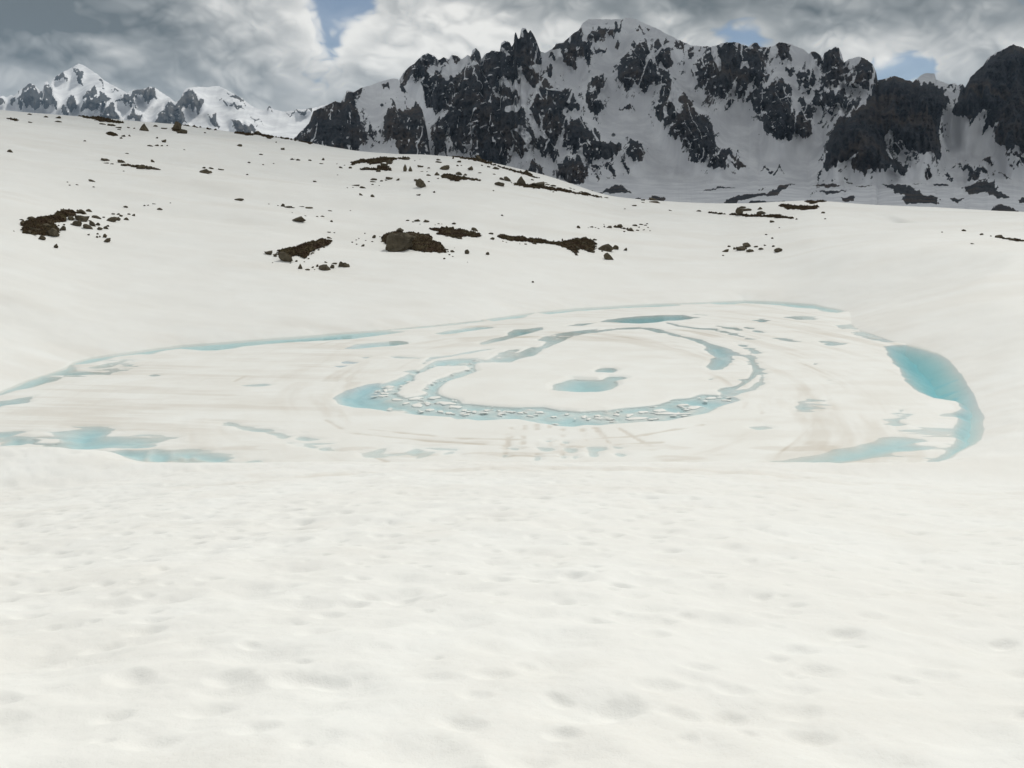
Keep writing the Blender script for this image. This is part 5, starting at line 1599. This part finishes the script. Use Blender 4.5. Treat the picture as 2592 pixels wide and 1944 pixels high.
S('R2', [(790, 813, 44, 8), (835, 817, 24, 6), (797, 864, 44, 14), (1100, 823, 14, 9), (1178, 860, 40, 26), (1028, 879, 14, 8), (1050, 867, 10, 10), (993, 899, 18, 9), (1032, 916, 16, 9), (1082, 932, 34, 18), (1165, 893, 24, 8), (1107, 883, 16, 6),
         (1230, 851, 12, 8), (1245, 895, 14, 8)], 'small stone|on snow between wedge patch and great boulder', 'stones left of the great boulder')
great = stone(*T('R2', [(1412, 976)])[0], 262 * 0.2939, 160 * 0.2939, 'great grey boulder, the largest on the slope, at the left end of its heath patch', None, 'boulder',
              mesh=rock_mesh('great_boulder', 207, 4, 16, 0.30, (1, 1, 1), 0.35, 0.70), turn=0.2, sink=0.30, deep=0.85, cat='boulder')
S('R2', [(1402, 832, 68, 58, 'round dark knob of rock perched behind the top of the great boulder', B_, {'sink': 0.05}), (1980, 997, 44, 38, 'small tilted slab standing in snow right of the great boulder', 'stone', {'tilt': 0.6}),
         (2157, 1005, 32, 26, 'thin tilted stone below the long stony heath band', 'stone', {'tilt': 0.7})], '', None)
S('R2', [(1860, 982, 46, 18), (1810, 964, 22, 10), (1830, 1006, 20, 10), (1860, 1022, 16, 8), (1785, 1042, 22, 13), (1985, 1069, 8, 5), (1872, 946, 8, 4)], 'small stone|at the right tip of the great boulder heath patch', 'stones right of the great boulder')
S('R2', [(1520, 880, 90, 40), (1600, 850, 50, 30), (1640, 850, 40, 30), (1660, 905, 60, 30), (1580, 935, 60, 30), (1700, 950, 60, 26), (1560, 838, 30, 24), (1300, 850, 60, 30), (1620, 975, 50, 20)], 'bedded stone|in the heath beside the great boulder', 'stones in the great boulder heath')
S('R3', [(690, 797, 62, 26, 'grey block standing behind the long low heath strip', 'stone'), (1815, 972, 120, 66, 'tilted slab at the right end of the long stony band', B_, {'tilt': 0.45}), (1838, 1047, 76, 62, 'large stone lowest at the right end of the stony band', B_, {'tilt': 0.3}),
         (1902, 957, 52, 38, 'grey stone right of the tilted slab', 'stone'), (1985, 967, 28, 26, 'last small stone right of the stony band', 'stone', {'tilt': 0.5}), (1188, 1244, 20, 16, 'single small dark stone on bare snow just above the pond', 'stone')], '', None)
S('R3', [(505, 742, 40, 16), (372, 740, 26, 8), (402, 741, 10, 6), (270, 724, 60, 22), (190, 717, 60, 20), (108, 712, 34, 10), (155, 724, 22, 8), (345, 748, 12, 5), (215, 742, 10, 5)], 'small stone|in the row above the long low heath strip', 'stones above the long low strip')
S('R3', [(830, 828, 46, 16), (835, 872, 46, 20), (900, 852, 44, 22), (1125, 916, 24, 10), (1705, 987, 42, 18), (1720, 880, 42, 14), (1785, 977, 20, 10), (930, 842, 34, 18), (970, 870, 44, 20), (1050, 868, 44, 24), (1100, 862, 36, 20), (1160, 880, 40, 20), (1200, 912, 40, 16),
         (1250, 885, 40, 18), (1320, 905, 44, 18), (1443, 885, 16, 22), (1500, 920, 50, 26), (1570, 960, 50, 30), (1565, 1008, 32, 18), (1580, 890, 56, 28), (1640, 880, 60, 28), (1690, 900, 50, 26), (1640, 930, 60, 34), (1700, 950, 46, 34), (1600, 920, 50, 28),
         (1660, 972, 44, 20), (1540, 985, 36, 18), (930, 890, 16, 7), (960, 898, 12, 6), (1075, 912, 12, 5), (1195, 900, 20, 9), (560, 868, 44, 18), (420, 800, 50, 20), (500, 800, 40, 18), (600, 835, 50, 22), (660, 830, 44, 20), (500, 775, 24, 16), (725, 845, 34, 14)],
  'grey stone|of the rubble along the long stony heath band', 'rubble of the stony heath band')
S('R3', [(925, 670, 28, 12), (845, 453, 18, 8), (1580, 774, 34, 22), (2060, 584, 42, 11), (1978, 610, 20, 6), (2137, 556, 32, 6)], 'lone small stone|on the bare middle slope', 'lone stones on the middle slope')
S('R3', [(1690, 769, 40, 10), (1725, 772, 16, 6), (1752, 780, 20, 6), (1840, 771, 60, 12), (1940, 762, 50, 22), (2030, 800, 60, 26), (2090, 797, 30, 10), (2120, 747, 40, 11), (2070, 757, 50, 15), (2172, 739, 20, 8), (2155, 752, 30, 8), (2180, 772, 14, 8), (2140, 792, 24, 8),
         (2195, 799, 14, 6), (1975, 807, 20, 10), (2100, 770, 20, 8), (1800, 745, 14, 5), (1665, 773, 10, 5)], 'small stone|in the scatter on the middle slope above the pond', 'scatter on the middle slope')
S('R3', [(1085, 402, 108, 74, 'tall dark gabled boulder, left of the pair below the descending crest', B_, {'mesh': SPIRES[1], 'sink': 0.15}), (1232, 424, 112, 50, 'low dark wedge boulder, right of the pair below the descending crest', B_, {'sink': 0.15}),
         (970, 370, 62, 40, 'dark stone just left of the tall gabled boulder', B_), (905, 412, 92, 36, 'flat grey boulder left of and below the gabled boulder', B_),
         (718, 192, 50, 46, 'dark block standing on the descending crest', B_), (1140, 308, 50, 34, 'dark hump on the crest above the gabled boulder', B_)], '', None)
S('R3', [(870, 268, 62, 22), (808, 252, 28, 14), (748, 237, 22, 8), (1185, 363, 26, 11), (855, 313, 30, 8), (920, 358, 40, 22), (1310, 402, 50, 9), (1360, 412, 60, 13), (1420, 434, 60, 12), (1360, 463, 24, 7), (1510, 431, 40, 7), (1600, 462, 30, 7), (1540, 440, 24, 5),
         (1640, 474, 50, 12), (1300, 385, 30, 6), (500, 178, 16, 26), (620, 175, 40, 14), (820, 215, 40, 14), (960, 265, 40, 12), (1060, 290, 34, 10), (1820, 515, 40, 8), (1440, 455, 50, 10), (1700, 350, 14, 5)],
  'small dark stone|along the descending crest', 'stones along the descending crest')
S('R4', [(606, 214, 46, 44, 'upright dark stone rising from the thin heath line on the right', B_, {'sink': 0.12}), (640, 187, 72, 15, 'flat slab behind the upright stone of the heath line', 'stone'), (722, 180, 38, 15, 'peaked stone just under the right crest', 'stone', {'mesh': SPIRES[1]}),
         (735, 205, 62, 17, 'low dark block right of the upright stone', 'stone'), (822, 419, 46, 22, 'dark wedge-shaped stone at the right of the small cluster above the pond', 'stone'),
         (528, 419, 40, 15, 'flat dark stone at the left of the small cluster above the pond', 'stone')], '', None)
S('R4', [(625, 172, 40, 11), (792, 253, 30, 11), (1075, 201, 24, 10), (1088, 234, 12, 6), (757, 323, 14, 6), (792, 344, 14, 8), (830, 284, 8, 5), (375, 190, 30, 8), (700, 215, 40, 10), (820, 214, 50, 8), (900, 228, 40, 8), (115, 128, 46, 16), (130, 141, 60, 10), (60, 128, 24, 8),
         (215, 186, 20, 5), (10, 160, 24, 6)], 'small dark stone|near the right-hand crest', 'stones near the right crest')
S('R4', [(515, 441, 14, 6), (545, 391, 18, 9), (610, 411, 52, 26), (650, 393, 52, 26), (665, 419, 42, 16), (700, 393, 24, 9), (728, 406, 28, 11), (750, 384, 14, 7), (797, 389, 16, 9), (575, 399, 12, 7), (580, 405, 20, 10), (635, 405, 30, 14)],
  'dark stone|in the small cluster on the slope above the pond', 'small cluster above the pond')
S('R4', [(1875, 301, 22, 9), (1970, 323, 24, 9), (2075, 339, 42, 15), (2110, 347, 40, 9), (2150, 353, 50, 9), (2200, 358, 30, 8), (1750, 309, 10, 5), (2025, 331, 10, 5), (1920, 374, 20, 5)], 'small stone|at the right edge of the upper slope', 'stones at the right edge')

# ------------------------------------------------------------------ thin mountain haze
m = bpy.data.materials.new('haze')
m.use_nodes = True
t = NT(m.node_tree)
t.n.remove(t.n['Principled BSDF'])
pv = t.new('ShaderNodeVolumePrincipled')
pv.inputs['Color'].default_value = (0.58, 0.77, 1.0, 1)
pv.inputs['Density'].default_value = 0.000042
t.l.new(pv.outputs[0], t.n['Material Output'].inputs['Volume'])
bm = bmesh.new()
bmesh.ops.create_cube(bm, size=1.0)
me = bpy.data.meshes.new('haze')
bm.to_mesh(me)
bm.free()
hz_ = link('haze', me, m, kind='stuff', label='thin bluish mountain haze')
hz_.scale = (13000, 9600, 1560)
hz_.location = (-200, 4300, 170)
